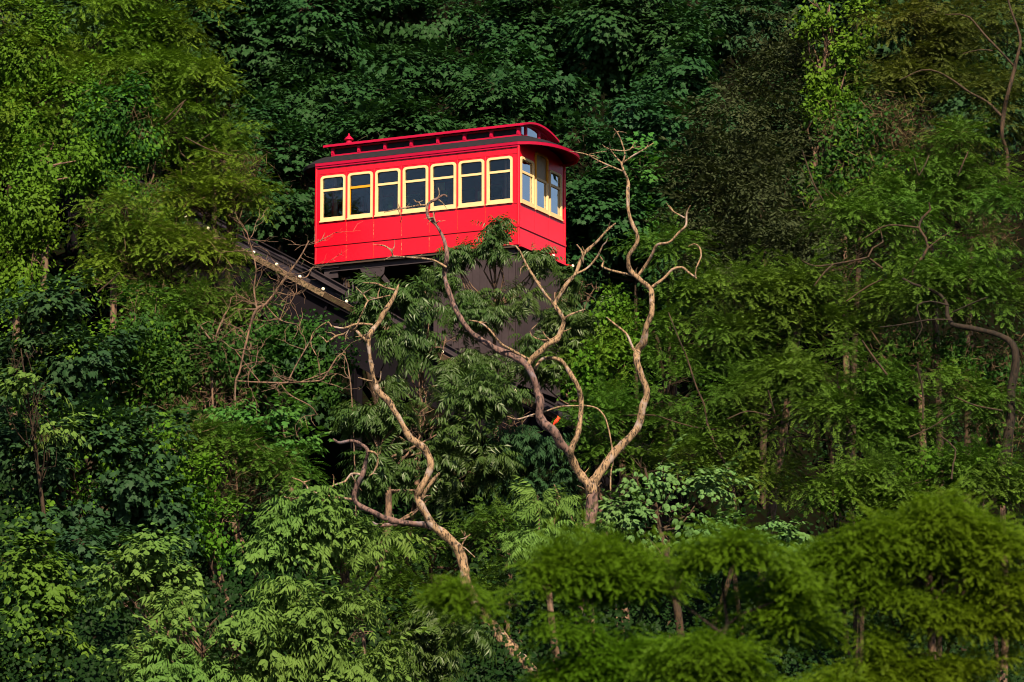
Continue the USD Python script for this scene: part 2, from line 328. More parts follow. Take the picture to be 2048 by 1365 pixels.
for side in ('low', 'high'):
    ends = end_u if side == 'low' else [(-b, -a) for a, b in end_u][::-1]
    rail = ZS + .03 + (ZT - ZS) * .665
    holes = [sbox(a + .03, ZS + .03, b - .03, (ZT if k != 1 else 2.83) - .04) for k, (a, b) in enumerate(ends)]
    top = [(-HY + TH + .003, 0), (HY - TH - .003, 0)] + [(HY * math.cos(t) * .97, 2.79 + .30 * math.sin(t)) for t in np.linspace(0, math.pi, 14)]
    wall(side, HY, holes, top)
    for k, (a, b) in enumerate(ends):
        if k == 1: window(side, a, b, ZS + .02, 2.83, rail, fm='ochre' if side == 'low' else 'cream', pane_mats=('screen', 'glass'))
        else: window(side, a, b, ZS + .02, ZT, rail)
    edges = [-HY + .03, (ends[0][1] + ends[1][0]) / 2, (ends[1][1] + ends[2][0]) / 2, HY - .03]
    for a, b in zip(edges[:-1], edges[1:]):
        for z0, z1, t in ((ZB + .03, ZS - .035, .014), (0.012, ZB - .03, .020)):
            obj('end_panel', put(extr(sbox(a + .004, z0, b - .004, z1), t), side, .001), M['red'], car)
    m = MB(); m.box((-HY - .03, ZB - .028, 0), (HY + .03, ZB + .022, .045)); m.box((-HY - .012, ZS - .032, 0), (HY + .012, ZS - .006, .03))
    obj('belt_rail', put(trimesh.Trimesh(*m.get()), side), M['red'], car)
    m = MB(); m.box((-HY - .035, ZB - .046, 0), (HY + .035, ZB - .029, .035))
    obj('belt_groove', put(trimesh.Trimesh(*m.get()), side), M['darkred'], car)
for sx in (-1, 1):
    for sy in (-1, 1):
        m = MB(); m.tube([(sx * HX, sy * HY, 0.0), (sx * HX, sy * HY, ZB - .05)], .036, 12).tube([(sx * HX, sy * HY, ZB + .03), (sx * HX, sy * HY, ZE + .10)], .045, 12)
        m.build('corner_post', M['red'], car, smooth=40)
m = MB(); m.box((-HX + .01, -HY + .01, -.06), (HX - .01, HY - .01, .02)); m.build('floor', M['inside'], car)
m = MB(); m.box((-HX + .09, -HY + .09, 2.70), (HX - .09, HY - .09, 2.74)); m.build('ceiling', M['inside'], car)
for sy in (-1, 1):                                            # benches and inner posts
    m = MB(); m.box((-HX + .3, sy * (HY - .12), .40), (HX - .9, sy * (HY - .58), .46)); m.box((-HX + .3, sy * (HY - .10), .46), (HX - .9, sy * (HY - .15), .98))
    for x in np.linspace(-2.6, 2.0, 5): m.box((x - .03, sy * (HY - .14), .02), (x + .03, sy * (HY - .52), .40))
    m.build('bench', M['wood'], car)
for x in (-2.0, -.4, 1.2):
    m = MB(); m.tube([(x, .25, .02), (x, .25, 2.7)], .045, 10); m.build('inner_post', M['wood'], car, smooth=40)
m = MB(); m.box((2.35, -.55, .02), (2.42, HY - .1, 2.69)); m.build('cab_partition', M['wood'], car)
for x, y, w in ((-2.70, -HY + .22, .10), (2.62, -HY + .2, .07), (2.74, -HY + .2, .07), (2.86, -HY + .2, .07)):
    m = MB(); m.box((x, y, .02), (x + w, y + .06, 2.69)); m.build('inner_post', M['wood'], car)
for x, z, w, h in ((.12, 1.98, .28, .22), (1.42, 1.42, .18, .42)):
    m = MB(); m.box((x, -.52, z), (x + w, -.51, z + h)); m.build('notice_board', M['paper'], car)
# roof
HOOD = 0.90
def eave(n_end=26):
    pts = [(-HX, -HY - .075), (HX, -HY - .075)]
    pts = []
    for s in (1, -1):
        for t in np.linspace(-1, 1, n_end):
            y = t * (HY + .075) * s
            x = s * (HX + HOOD * (1 - abs(t) ** 2.3) ** 0.62)
            pts.append((x, y))
    return np.array(pts)
out = eave()
def at_inner(p):
    x, y = p
    return np.array([np.clip(x, -2.92, 2.96), np.clip(y, -1.03, 1.03)])
inner = np.array([at_inner(p) for p in out])
N = len(out)
def loft(rings):
    v = np.vstack(rings); f = []
    for k in range(len(rings) - 1):
        for i in range(N):
            j = (i + 1) % N
            f.append([k * N + i, k * N + j, (k + 1) * N + j, (k + 1) * N + i])
    return v, f
def ring(t, z): return np.column_stack([out * (1 - t) + inner * t, np.full(N, z)])
obj('lower_roof', loft([ring(-.02, 2.872), ring(.33, 3.03), ring(.66, 3.12), ring(1.02, 3.165)]), M['roof'], car, smooth=50)
obj('roof_soffit', loft([ring(0, 2.855), ring(.33, 3.005), ring(.66, 3.09), ring(1.0, 3.13)]), M['darkred'], car, smooth=50)
rim_o, rim_i = out * 1.0, out * 0.988
RIM = loft([np.column_stack([out, np.full(N, 2.79)]), np.column_stack([out * 1.004, np.full(N, 2.868)]), np.column_stack([out * .985, np.full(N, 2.868)]), np.column_stack([out * .985, np.full(N, 2.79)]), np.column_stack([out, np.full(N, 2.79)])])
RF = np.array(RIM[1]); cxm = RIM[0][RF].mean(1)[:, 0]
obj('hood_rim', (RIM[0], RF[cxm > -HX]), M['crimson'], car); obj('hood_rim', (RIM[0], RF[cxm <= -HX]), M['roof'], car)
# clerestory
cx0, cx1, cy, cz0, cz1 = -2.92, 2.96, 1.03, 3.15, 3.43
for sy in (-1, 1):
    m = MB(); m.box((cx0, sy * (cy - .06), cz0), (cx1, sy * (cy - .09), cz1)); m.build('clerestory_pane', M['roof'], car)
    m = MB(); m.box((cx0, sy * (cy + .012), cz0), (cx1, sy * (cy - .06), cz0 + .055)); m.box((cx0, sy * (cy + .008), cz1 - .045), (cx1, sy * (cy - .06), cz1)); m.build('clerestory_rail', M['crimson'], car)
    for k in range(8):
        x = cx0 + .045 + k * (cx1 - cx0 - .09) / 7
        m = MB(); m.box((x - .045, sy * (cy + .022), cz0 + .055), (x + .045, sy * (cy - .06), cz1 - .045)); m.box((x - .022, sy * (cy + .034), cz0 + .09), (x + .022, sy * (cy + .022), cz1 - .08)); m.build('clerestory_post', M['crimson'], car)
def archz(y, hw, z, rise): return z + rise * np.clip(1 - (np.abs(y) / hw) ** 2.0, 0, 1)
for sx, X in ((1, cx1), (-1, cx0)):
    ys = np.linspace(-cy, cy, 15)
    arch = Polygon([(-cy, cz0), (cy, cz0)] + [(y, archz(y, cy + .1, cz1, .18)) for y in ys[::-1]])
    wins = [sbox(a, cz0 + .08, b, 3.9) for a, b in ((-.94, -.66), (-.56, .18), (.28, .86))]
    inn = arch.buffer(-.055)
    fr = arch
    for w_ in wins: fr = fr.difference(w_.intersection(inn))
    T = np.eye(4); T[:3, :3] = np.array([[0, 0, 1], [1, 0, 0], [0, 1, 0]]) if sx > 0 else np.array([[0, 0, -1], [-1, 0, 0], [0, 1, 0]]); T[:3, 3] = (X - sx * .05, 0, 0)
    e = extr(fr, .06); e.apply_transform(T); cf = obj('clerestory_end', e, M['crimson'], car)
    for w_ in wins:
        e = extr(w_.intersection(inn).buffer(.008), .01); e.apply_translation((0, 0, .02)); e.apply_transform(T); obj('pane', e, M['glass'], cf)
ys = np.linspace(-1.16, 1.16, 25)
v, f = [], []
for X in (-3.12, 3.14):
    for dz in (0, .058):
        v += [(X, y, archz(y, 1.16, 3.415, .20) + dz) for y in ys]
n = len(ys)
for i in range(n - 1):
    f += [[n + i, 3 * n + i, 3 * n + i + 1, n + i + 1], [i, i + 1, 2 * n + i + 1, 2 * n + i], [i, n + i, n + i + 1, i + 1], [2 * n + i, 2 * n + i + 1, 3 * n + i + 1, 3 * n + i]]
f += [[0, 2 * n, 3 * n, n], [n - 1, 2 * n - 1, 4 * n - 1, 3 * n - 1]]
obj('upper_roof', (v, f), M['crimson'], car, smooth=30)
m = MB(); m.tube([(-2.78, -.25, 3.66), (-2.78, -.25, 3.80)], .085, 14).tube([(-2.78, -.25, 3.795), (-2.78, -.25, 3.825), (-2.78, -.25, 3.92), (-2.78, -.25, 3.95)], [.13, .13, .03, .035], 14).tube([(-2.78, -.25, 3.95), (-2.78, -.25, 3.99)], [.03, .01], 8)
m.build('roof_vent', M['crimson'], car, smooth=30)
# underframe
SL = math.tan(rad(30.6))
def incl(X, z0=-.22): return z0 - (X + 3.25) * SL
for sy in (-1, 1):
    y = sy * (HY - .16)
    m = MB(); m.box((-2.75, y - .01, -.20), (HX - .1, y + .01, -.02)); m.box((-2.75, y - .07, -.225), (HX - .1, y + .07, -.201)); m.box((-2.75, y - .07, -.045), (HX - .1, y + .07, -.021)); m.build('frame_beam', M['steel'], car)
    m = MB(); m.box((-HX + .05, y - .09, -.13), (-2.45, y + .09, -.062)); m.box((-2.95, y - .02, -.40), (-2.52, y + .02, -.131)); m.build('end_bracket', M['steel'], car)
    pl = Polygon([(-1.80, -.226), (-1.02, -.226), (-1.06, -.42), (-1.28, -.62), (-1.54, -.62)])
    e = extr(pl, .03); T = face_T('near'); T[:3, 3] = (0, y - .03, 0); e.apply_transform(T); g = obj('gusset_plate', e, M['steel'], car)
    m = MB()
    for x, z in ((-1.12, -.30), (-1.30, -.34), (-1.22, -.46), (-1.60, -.32), (-1.45, -.52)):
        m.tm(trimesh.creation.icosphere(1, .022), trimesh.transformations.translation_matrix((x, y - .062, z)))
    m.build('rivet', M['steel'], g, smooth=True)
    m = MB(); m.box((-1.36, y - .05, incl(-1.3) + .05), (-1.22, y + .05, -.6)); m.build('strut', M['steel'], car)
    m = MB(); m.bar((-1.34, y + .05, -.24), (.05, y + .05, -1.85), .08, .11); m.build('brace', M['steel'], car)
    m = MB()
    m.bar((-3.35, y, incl(-3.35)), (3.0, y, incl(3.0)), .02, .20); 
    for o in (-.105, .105): m.bar((-3.35, y, incl(-3.35) + o), (3.0, y, incl(3.0) + o), .14, .022)
    ib = m.build('inclined_beam', M['steel'], car)
    m = MB()
    for k in range(22):
        x = -3.2 + k * .19
        m.tm(trimesh.creation.icosphere(1, .016), trimesh.transformations.translation_matrix((x, y - .012, incl(x) + (.03 if k % 2 else -.03))))
    m.build('rivet', M['steel'], ib, smooth=True)
    for x in (-2.3, 1.9):
        w_ = trimesh.creation.cylinder(.27, .12, sections=24); w_.apply_transform(trimesh.transformations.rotation_matrix(math.pi / 2, (1, 0, 0))); w_.apply_translation((x, sy * .80, incl(x) - .06)); obj('wheel', w_, M['rail'], car, smooth=40)
    # boarded skirt under the lower half
    xs = np.arange(.62, 2.95, .215)
    for x in xs:
        m = MB(); hi_, lo_ = -.24, incl(x + .1) + .12
        m.box((x + .004, y - .045, lo_), (min(x + .211, 2.98), y - .018 + .004 * (int(x * 10) % 2), hi_)); m.build('skirt_board', M['board'], car)
    m = MB(); m.box((.50, y - .06, incl(.6) + .12), (.615, y + .04, -.23)); m.build('skirt_post', M['board'], car)
for k, y in enumerate(np.arange(-HY + .15, HY - .2, .215)):
    m = MB(); m.box((2.985, y + .004, incl(3.0) + .1), (3.01 + .004 * (k % 2), y + .211, -.24)); m.build('skirt_board', M['board'], car)
m = MB(); m.box((2.98, -HY + .12, -.235), (3.03, HY - .12, -.09)); m.build('end_beam', M['black'], car)
m = MB(); m.bar((3.02, 1.15, -1.02), (3.32, 1.15, -1.02), .22, .30); m.build('buffer', M['brownbox'], car)
m = MB(); m.box((HX - .05, -HY + .02, -.045), (HX + .07, HY - .02, -.012)); m.tube([(HX + .05, HY - .02, -.03), (HX + .12, HY + .2, -.03)], .03, 8); m.build('step_edge', M['red'], car)
m = MB(); m.tm(trimesh.creation.icosphere(2, .042), trimesh.transformations.translation_matrix((HX + .14, HY + .24, -.02))); m.build('marker_lamp', M['bulb'], car, smooth=True)
m = MB(); m.tm(trimesh.creation.icosphere(2, .042), trimesh.transformations.translation_matrix((HX + .10, .55, .07))); m.build('marker_lamp', M['bulb'], car, smooth=True)
bx, bz = hit_plane(700, 566, -1.1)
m = MB(); m.tube([(bx - .22, -1.1, bz - .12), (bx - .15, -1.1, bz + .12), (bx - .02, -1.1, bz + .16), (bx + .08, -1.1, bz + .02), (bx + .1, -1.1, bz - .2)], .026, 6).tube([(bx - .08, -1.1, bz + .12), (bx - .12, -1.1, bz - .16)], .022, 6); m.build('rope_guide', M['steel'], car, smooth=40)
bx, bz = hit_plane(722, 594, -1.2)
m = MB(); m.bar((bx - .09, -1.2, bz - .14), (bx + .09, -1.2, bz + .16), .14, .12, up=(0, 1, 0)); m.build('brake_block', M['brownbox'], car)

# ------------------------------------------------------------------ the inclined track
YE = -1.62
xa, za = hit_plane(505, 510, YE); xb, zb = hit_plane(1067, 807, YE)
slope = (zb - za) / (xb - xa)
print('track slope deg', math.degrees(math.atan(slope)), xa, za, xb, zb)
td = unit(np.array([1, 0, slope])); tn = np.array([-td[2], 0, td[0]])
O = np.array([xa, 0, za])
def tl(s, y, n):
    p = O + td * s + tn * n; return loc(p[0], y, p[2])
S0, S1 = -26.0, 12.5
trk = thing('incline_track', tl(0, 0, 0)); T0 = tl(0, 0, 0)
tag(trk, 'dark steel railway incline on deep plate girders with white globe lamps along its edge', 'railway track')
def tbar(m, s0, s1, y, n, w, h): m.bar(tl(s0, y, n) - T0, tl(s1, y, n) - T0, w, h)
for y in (-1.45, 1.35, 4.6):
    m = MB(); tbar(m, S0, S1, y, -.78, .03, 1.15); tbar(m, S0, S1, y, -1.36, .34, .035); tbar(m, S0, S1, y, -.19, .34, .035)
    tbar(m, S0, S1, y - .03, -1.29, .02, .11)
    for s in np.arange(S0, S1, 2.4): tbar(m, s, s + .07, y, -.78, .16, 1.1)
    m.build('plate_girder', M['black'], trk)
rng = np.random.default_rng(5)
s = S0; k = 0
while s < S1:
    ln = rng.uniform(.75, 1.5)
    m = MB(); tbar(m, s + .006, s + ln - .006, YE + .03 + rng.uniform(-.008, .008), -.055 + rng.uniform(-.008, .008), .15, .13)
    m.build('edge_plank', M['plank2'] if rng.random() < .33 else M['plank'], trk); s += ln
s = -25.5 
while s < S1 - .2:
    m = MB(); m.tm(trimesh.creation.icosphere(2, .047), trimesh.transformations.translation_matrix(tl(s, YE, .075) - T0)); b = m.build('lamp_globe', M['bulb'], trk, smooth=True)
    m = MB(); m.tube([tl(s, YE, .01) - T0, tl(s, YE, .05) - T0], .02, 6); m.build('socket', M['steel'], b)
    s += .85
m = MB(); m.tube([tl(q, YE - .01, .035 - .012 * abs(math.sin(q * 3.7))) - T0 for q in np.arange(S0, S1, .21)], .011, 4); m.build('lamp_wire', M['twig'], trk)
for k, s in enumerate(np.arange(S0, S1, .62)):
    m = MB(); tbar(m, s, s + .2, 1.5, -.09, 5.9, .15)
    m.build('tie', M['black'], trk)
for y in (-.78, .78, 2.2, 3.76):
    m = MB(); tbar(m, S0, S1, y, .07, .07, .03); tbar(m, S0, S1, y, .025, .02, .07); tbar(m, S0, S1, y, -.008, .13, .018); m.build('rail', M['rail'], trk)
for y in (-.3, -.12, .15, 2.9, 3.1):
    m = MB(); m.tube([tl(S0, y, .13) - T0, tl(S1, y, .13) - T0], .022, 5); m.build('haul_cable', M['black'], trk)
for y in (-1.18, -1.0): 
    m = MB(); tbar(m, S0, S1, y, .05, .10, .09); m.build('guard_timber', M['rail'], trk)
for s in np.arange(-18, S1, 7.5):
    for y in (-1.45, 1.35, 4.6):
        p = tl(s, y, -1.38); g = float(ground(p[0], p[1]))
        if p[2] - g > .5:
            m = MB(); m.bar(p - T0, np.array([p[0], p[1], g - .5]) - T0, .34, .03, up=CX); m.bar(p - T0, np.array([p[0], p[1], g - .5]) - T0, .03, .34, up=CX); m.build('support_column', M['black'], trk)
m = MB()
for s in np.arange(-8, 8, .16): m.tm(trimesh.creation.icosphere(0, .018), trimesh.transformations.translation_matrix(tl(s, -1.475, -1.29) - T0))
tag(m.build('rivet', M['steel'], trk), kind='stuff')
bx, bz = hit_plane(846, 622, YE)
q = loc(bx, YE, bz) - T0
m = MB(); m.bar(q - CX * .2 + [0, 0, .1], q + CX * .2 - [0, 0, .12], .2, .2); m.build('junction_box', M['brownbox'], trk)

# ------------------------------------------------------------------ leaves: templates (origin at the stem, +x outwards, +z up)
def rotm(ax, a):
    return trimesh.transformations.rotation_matrix(a, ax)[:3, :3]
def leaf_blade(outline, fold=0.12):
    """closed outline in the xy plane, split along the midrib (y = 0); fan about the midrib centre"""
    o = np.asarray(outline, float); c = np.array([[o[:, 0].mean(), 0]])
    v = np.vstack([c, o]); z = -fold * np.abs(v[:, 1]) - .12 * np.clip(v[:, 0], 0, 9) ** 2
    v = np.column_stack([v, z]); k = len(o)
    return v, np.array([[0, 1 + i, 1 + (i + 1) % k] for i in range(k)])
MAPLE = leaf_blade([(0, 0), (.05, -.34), (.26, -.30), (.40, -.56), (.55, -.25), (1, 0), (.55, .25), (.40, .56), (.26, .30), (.05, .34)])
OVATE = leaf_blade([(0, 0), (.25, -.30), (.62, -.27), (1, 0), (.62, .27), (.25, .30)], .25)
HEART = leaf_blade([(.1, 0), (0, -.25), (.25, -.45), (.65, -.30), (1.02, 0), (.65, .30), (.25, .45), (0, .25)], .2)
def lance(w): 
    v = np.array([(0, 0, 0), (.35, -w / 2, -.02), (1, 0, -.22), (.35, w / 2, -.02)])
    return v, np.array([[0, 1, 2], [0, 2, 3]])
def diamond(w):
    return np.array([(0, 0, 0), (.5, -w / 2, 0), (1, 0, 0), (.5, w / 2, 0)]), np.array([[0, 1, 2], [0, 2, 3]])
class TP:
    def __init__(s): s.v, s.f, s.n = [], [], 0
    def put(s, leaf, pos, xdir, up, scale):
        x = unit(np.asarray(xdir, float)); y = unit(np.cross(up, x)); z = np.cross(x, y)
        v = np.asarray(pos) + scale * (leaf[0] @ np.stack([x, y, z])); s.v.append(v); s.f.append(leaf[1] + s.n); s.n += len(v)
    def stem(s, a, b, r=.004):
        a, b = np.asarray(a, float), np.asarray(b, float); d = unit(b - a); y = unit(np.cross((0, 0, 1), d) + 1e-6) * r
        s.v.append(np.array([a - y, a + y, b])); s.f.append(np.array([[0, 1, 2]]) + s.n); s.n += 3
    def get(s): return np.vstack(s.v), np.vstack(s.f)
def t_maple(r):
    t = TP(); n = 11
    for i in range(n):
        p = np.array([r.uniform(0, .5), r.uniform(-.34, .34), r.normal(0, .06)])
        d = np.array([.75, p[1] * 2.2 + r.normal(0, .4), -.35 + r.normal(0, .2)])
        t.put(MAPLE, p, d, unit(np.array([.35 + r.normal(0, .25), r.normal(0, .3), 1.0])), r.uniform(.13, .235))
    return t.get()
def pinnate(t, base, d, up, ln, n, w, ll, droop, leaf, r, spread=65, hang=0.0):
    d = unit(np.asarray(d, float)); side = unit(np.cross(up, d)); p = np.array(base, float); step = ln / n
    for i in range(n):
        d = unit(d + np.array([0, 0, -droop / n])); q = p + d * step
        for sg in (-1, 1):
            a = rad(spread - 20 * i / n) 
            ld = d * math.cos(a) + side * sg * math.sin(a) + np.array([0, 0, -.25 * droop - hang]) + r.normal(0, .08, 3)
            t.put(leaf, q, ld, np.cross(d, side) * np.sign(np.cross(d, side)[2] + 1e-9) + r.normal(0, .15, 3), ll * (1 - .35 * abs(i / n - .4)) * r.uniform(.85, 1.15))
        p = q
    t.put(leaf, p, d, (0, 0, 1), ll)
def t_locust(r):
    t = TP()
    for i in range(8):
        b = np.array([.09 * i, r.normal(0, .02), r.normal(0, .03) - .02 * i * i * .2])
        a = (1 if i % 2 else -1) * r.uniform(.4, 1.1)
        pinnate(t, b, (math.cos(a), math.sin(a), r.normal(.05, .22)), (0, 0, 1), r.uniform(.19, .28), 6, .5, .058, .8, diamond(.50), r)
    return t.get()
def t_sumac(r):
    t = TP(); n = 9
    for i in range(n):
        a = i * 2.4 + r.normal(0, .2); el = r.uniform(.1, .75)
        d = np.array([math.cos(a) * math.cos(el), math.sin(a) * math.cos(el), math.sin(el)])
        pinnate(t, d * .03, d, (0, 0, 1), r.uniform(.38, .58), 6, .3, .195, 1.5, lance(.27), r, 70, .45); t.stem(d * .03, d * .45 + np.array([0, 0, -.22]), .006)
    return t.get()
def t_elder(r):
    t = TP()
    for i in range(8):
        b = np.array([.075 * i, r.normal(0, .05), -.012 * i * i * .5]); a = (1 if i % 2 else -1) * r.uniform(.4, 1.2)
        d = np.array([math.cos(a), math.sin(a), -.25])
        for k in (-1, 0, 1):
            t.put(OVATE, b + d * .10, d + np.array([r.normal(0, .25), .7 * k, -.75 + r.normal(0, .25)]), unit(np.array([.5, .0, .8]) + r.normal(0, .25, 3)), r.uniform(.12, .175))
    return t.get()
def t_vine(r):
    t = TP()
    for i in range(13):
        p = np.array([r.normal(0, .06), r.normal(0, .22), r.normal(0, .24)])
        t.put(HEART, p, np.array([.5, r.normal(0, .5), -.8]), unit(np.array([.9, r.normal(0, .45), .65 + r.normal(0, .3)])), r.uniform(.068, .12))
    return t.get()
def t_hemlock(r):
    t = TP(); p = np.zeros(3); d = np.array([1, 0, .15])
    for i in range(11):
        d = unit(d + np.array([0, 0, -.09])); p = p + d * .085
        for sg in (-1, 1):
            L_ = .30 * (1 - i / 13) * r.uniform(.7, 1.2); sd_ = unit(np.array([.55, sg * .85, -.25 + r.normal(0, .15)]))
            for k in range(3):
                q = p + sd_ * L_ * (k + .4) / 3
                t.put(diamond(.36), q, sd_ + np.array([.5 * r.normal(), .5 * r.normal(), -.2]), (r.normal(0, .5), r.normal(0, .5), 1), r.uniform(.075, .115))
    return t.get()
def t_dry(r):
    t = TP()
    for i in range(22):
        p = r.normal(0, .22, 3); d = r.normal(0, 1, 3); t.put(diamond(.05), p, d, r.normal(0, 1, 3), r.uniform(.12, .42))
    return t.get()
def t_fg(r):
    t = TP()
    for i in range(6):
        b = np.array([.055 * i, r.normal(0, .012), -.004 * i * i]); a = (1 if i % 2 else -1) * r.uniform(.5, 1.1)
        pinnate(t, b, (math.cos(a), math.sin(a), r.normal(.15, .25)), (0, 0, 1), r.uniform(.13, .20), 8, .5, .030, .9, diamond(.5), r)
    return t.get()
_r = np.random.default_rng(11)
TEMPL = {k: [f_(_r) for _ in range(n)] for k, f_, n in (('maple', t_maple, 6), ('locust', t_locust, 6), ('sumac', t_sumac, 5), ('elder', t_elder, 5), ('vine', t_vine, 6), ('hemlock', t_hemlock, 5), ('dry', t_dry, 5), ('fg', t_fg, 5))}

def place(kind, P, X, U, S, rng, as_list=False):
    """copies of the spray templates at points P with outward axes X, up hints U and sizes S"""
    X = unit(X); Y = unit(np.cross(U, X)); Z = np.cross(X, Y)
    R = np.stack([X, Y, Z], 1)                               # rows: images of x, y, z
    tv = TEMPL[kind]; which = rng.integers(0, len(tv), len(P)); vs, fs, n = [], [], 0; lst = []
    for k, (v, f) in enumerate(tv):
        idx = np.nonzero(which == k)[0]
        if not len(idx): continue
        q = np.einsum('va,nab->nvb', v, R[idx]) * S[idx, None, None] + P[idx, None, :]
        if as_list:
            lst += [(q[i], f) for i in range(len(idx))]; continue
        vs.append(q.reshape(-1, 3)); fs.append((f[None] + (np.arange(len(idx)) * len(v))[:, None, None] + n).reshape(-1, 3)); n += len(idx) * len(v)
    return lst if as_list else (np.vstack(vs), np.vstack(fs))

from scipy.spatial.transform import Rotation
from pxr import Vt
def scatter(name, parent, kind, P, X, U, S, mat, rng):
    X = unit(X); Y = unit(np.cross(U, X)); Z = np.cross(X, Y)
    q = Rotation.from_matrix(np.stack([X, Y, Z], 2)).as_quat()
    pi = UsdGeom.PointInstancer.Define(stage, numbered(path_of(parent), name)); path = str(pi.GetPath())
    for k, tv in enumerate(TEMPL[kind]):
        pm = usdkit.mesh(stage, f'{path}/spray_{k:03d}' if k else f'{path}/spray', tv, mat)
        pi.GetPrototypesRel().AddTarget(pm.GetPath())
    pi.CreateProtoIndicesAttr(Vt.IntArray.FromNumpy(rng.integers(0, len(TEMPL[kind]), len(P)).astype(np.int32)))
    pi.CreatePositionsAttr(Vt.Vec3fArray.FromNumpy(P.astype(np.float32)))
    pi.CreateOrientationsAttr(Vt.QuathArray([Gf.Quath(float(a[3]), float(a[0]), float(a[1]), float(a[2])) for a in q]))
    pi.CreateScalesAttr(Vt.Vec3fArray.FromNumpy(np.repeat(S[:, None], 3, 1).astype(np.float32)))
    TRI[0] += len(P) * len(TEMPL[kind][0][1])
    return tag(pi, kind='stuff')
TRI = [0]
# outward mix: (outward, down, random), up mix: (world up, outward, random), base density per m2 of lobe surface, size
SP = {
 'maple': dict(t='maple', o=(1, .30, .35), u=(.8, .55, .25), d=8.0, s=.82, flat=.75),
 'locust': dict(t='locust', o=(1, .15, .55), u=(1, .25, .3), d=24.0, s=.95, flat=.40, f=.48, pad=.85, nf=1.5, th=.39, xz=.75),
 'sumac': dict(t='sumac', o=(.6, .0, .6), u=(1, .45, .2), d=4.6, s=1.0, flat=.8, f=.7, pad=.8, th=.45, nf=1.4),
 'elder': dict(t='elder', o=(1, .25, .5), u=(1, .3, .3), d=13.0, pad=.6, th=.42, nf=1.4, s=1.0, flat=.7),
 'vine': dict(t='vine', o=(1, .0, .35), u=(1, 0, .3), f=1.25, nf=1.3, th=.42, d=24.0, s=1.0, flat=.9),
 'hemlock': dict(t='hemlock', o=(1, .35, .2), u=(1, .2, .2), d=12.0, s=1.5, flat=.35, f=.42, pad=.9, nf=1.1, th=.40),
 'dry': dict(t='dry', o=(1, .1, 1), u=(1, 0, 1), d=8.0, s=1.0, flat=.8),
 'fg': dict(t='fg', o=(1, .05, .6), u=(.75, .55, .5), d=170.0, s=.62, flat=.35, f=.40, pad=.9, nf=2.4, th=.47, xz=.25),
}
def lobes_of(c, r, n, rng, size=.48, flat=1.0):
    out_ = []
    for _ in range(n):
        d = unit(rng.normal(0, 1, 3)) * rng.uniform(.30, .95); d[1] = -abs(d[1]) if rng.random() < .72 else d[1]
        k = size * rng.uniform(.7, 1.3)
        out_.append((c + d * r, np.array([r[0] * (1.15 if flat < 1 else .8 if flat > 1 else 1), r[1], r[2] * flat]) * k))
    return out_
def sprays(species, lobes, rng, dens=1.0, scale=1.0):
    sp = SP[species]; Ps, Xs, Us, Ss = [], [], [], []
    for c, r in lobes:
        r = np.maximum(r, .22); area = 4 * np.pi * ((r[0] * r[1]) ** 1.6 + (r[0] * r[2]) ** 1.6 + (r[1] * r[2]) ** 1.6) ** (1 / 1.6) / 3 ** (1 / 1.6)
        n = max(3, int(area * sp['d'] * dens))
        d = unit(rng.normal(0, 1, (n, 3))); low = (d[:, 2] < -.1) & (rng.random(n) < sp.get('pad', 0)); d[low, 2] *= -1; flip = (d[:, 1] > .35) & (rng.random(n) < .7); d[flip, 1] *= -1
        lump = .72 + .55 * meshkit.noise(d * 1.9 + c * .37, int(abs(c[0] * 7)) % 97)
        fr = np.clip(1 - np.abs(rng.normal(0, .24, n)), .25, 1.1) * lump
        P = c + d * r * fr[:, None]
        keep = meshkit.noise(P * sp.get('nf', .95), 5) > sp.get('th', .36)
        P, d = P[keep], d[keep]; k = len(P)
        Ps.append(P)
        o, u = sp['o'], sp['u']
        Xs.append(d * o[0] * [1, 1, sp.get('xz', 1)] + np.array([0, 0, -1.0]) * o[1] + rng.normal(0, .6, (k, 3)) * o[2] * [1, 1, sp['flat']])
        Us.append(np.array([0, 0, 1.0]) * u[0] + d * u[1] + rng.normal(0, .6, (k, 3)) * u[2] + [0, -.001, .01])
        Ss.append(rng.uniform(.65, 1.3, k) * sp['s'] * scale)
    return np.vstack(Ps), np.vstack(Xs), np.vstack(Us), np.concatenate(Ss)

def limb(px_pts, Y, step=.14, jitter=0.0, rng=None, y_end=None):
    """a limb's centre line from picture points (px, py, width px); the depth wanders so that it is a limb in space"""
    a = np.array([(p[0], p[1], p[2] if len(p) > 2 else 4) for p in px_pts], float)
    n = len(a); ys = np.full(n, float(Y)) if y_end is None else np.linspace(Y, y_end, n)
    if rng is not None and jitter: ys = ys + np.concatenate([[0], np.cumsum(rng.normal(0, jitter, n - 1))])
    P = np.array([np.append(at(x, y, Yk), max(w * .86, 1.2) / 2 / ppm(Yk)) for (x, y, w), Yk in zip(a, ys)])
    return P
def limb_mesh(P, step=.14, n=8, wob=.25, seed=0):
    q = spline(P, step); return tube(q[:, :3], np.maximum(q[:, 3], .006), n, True, wob, seed)

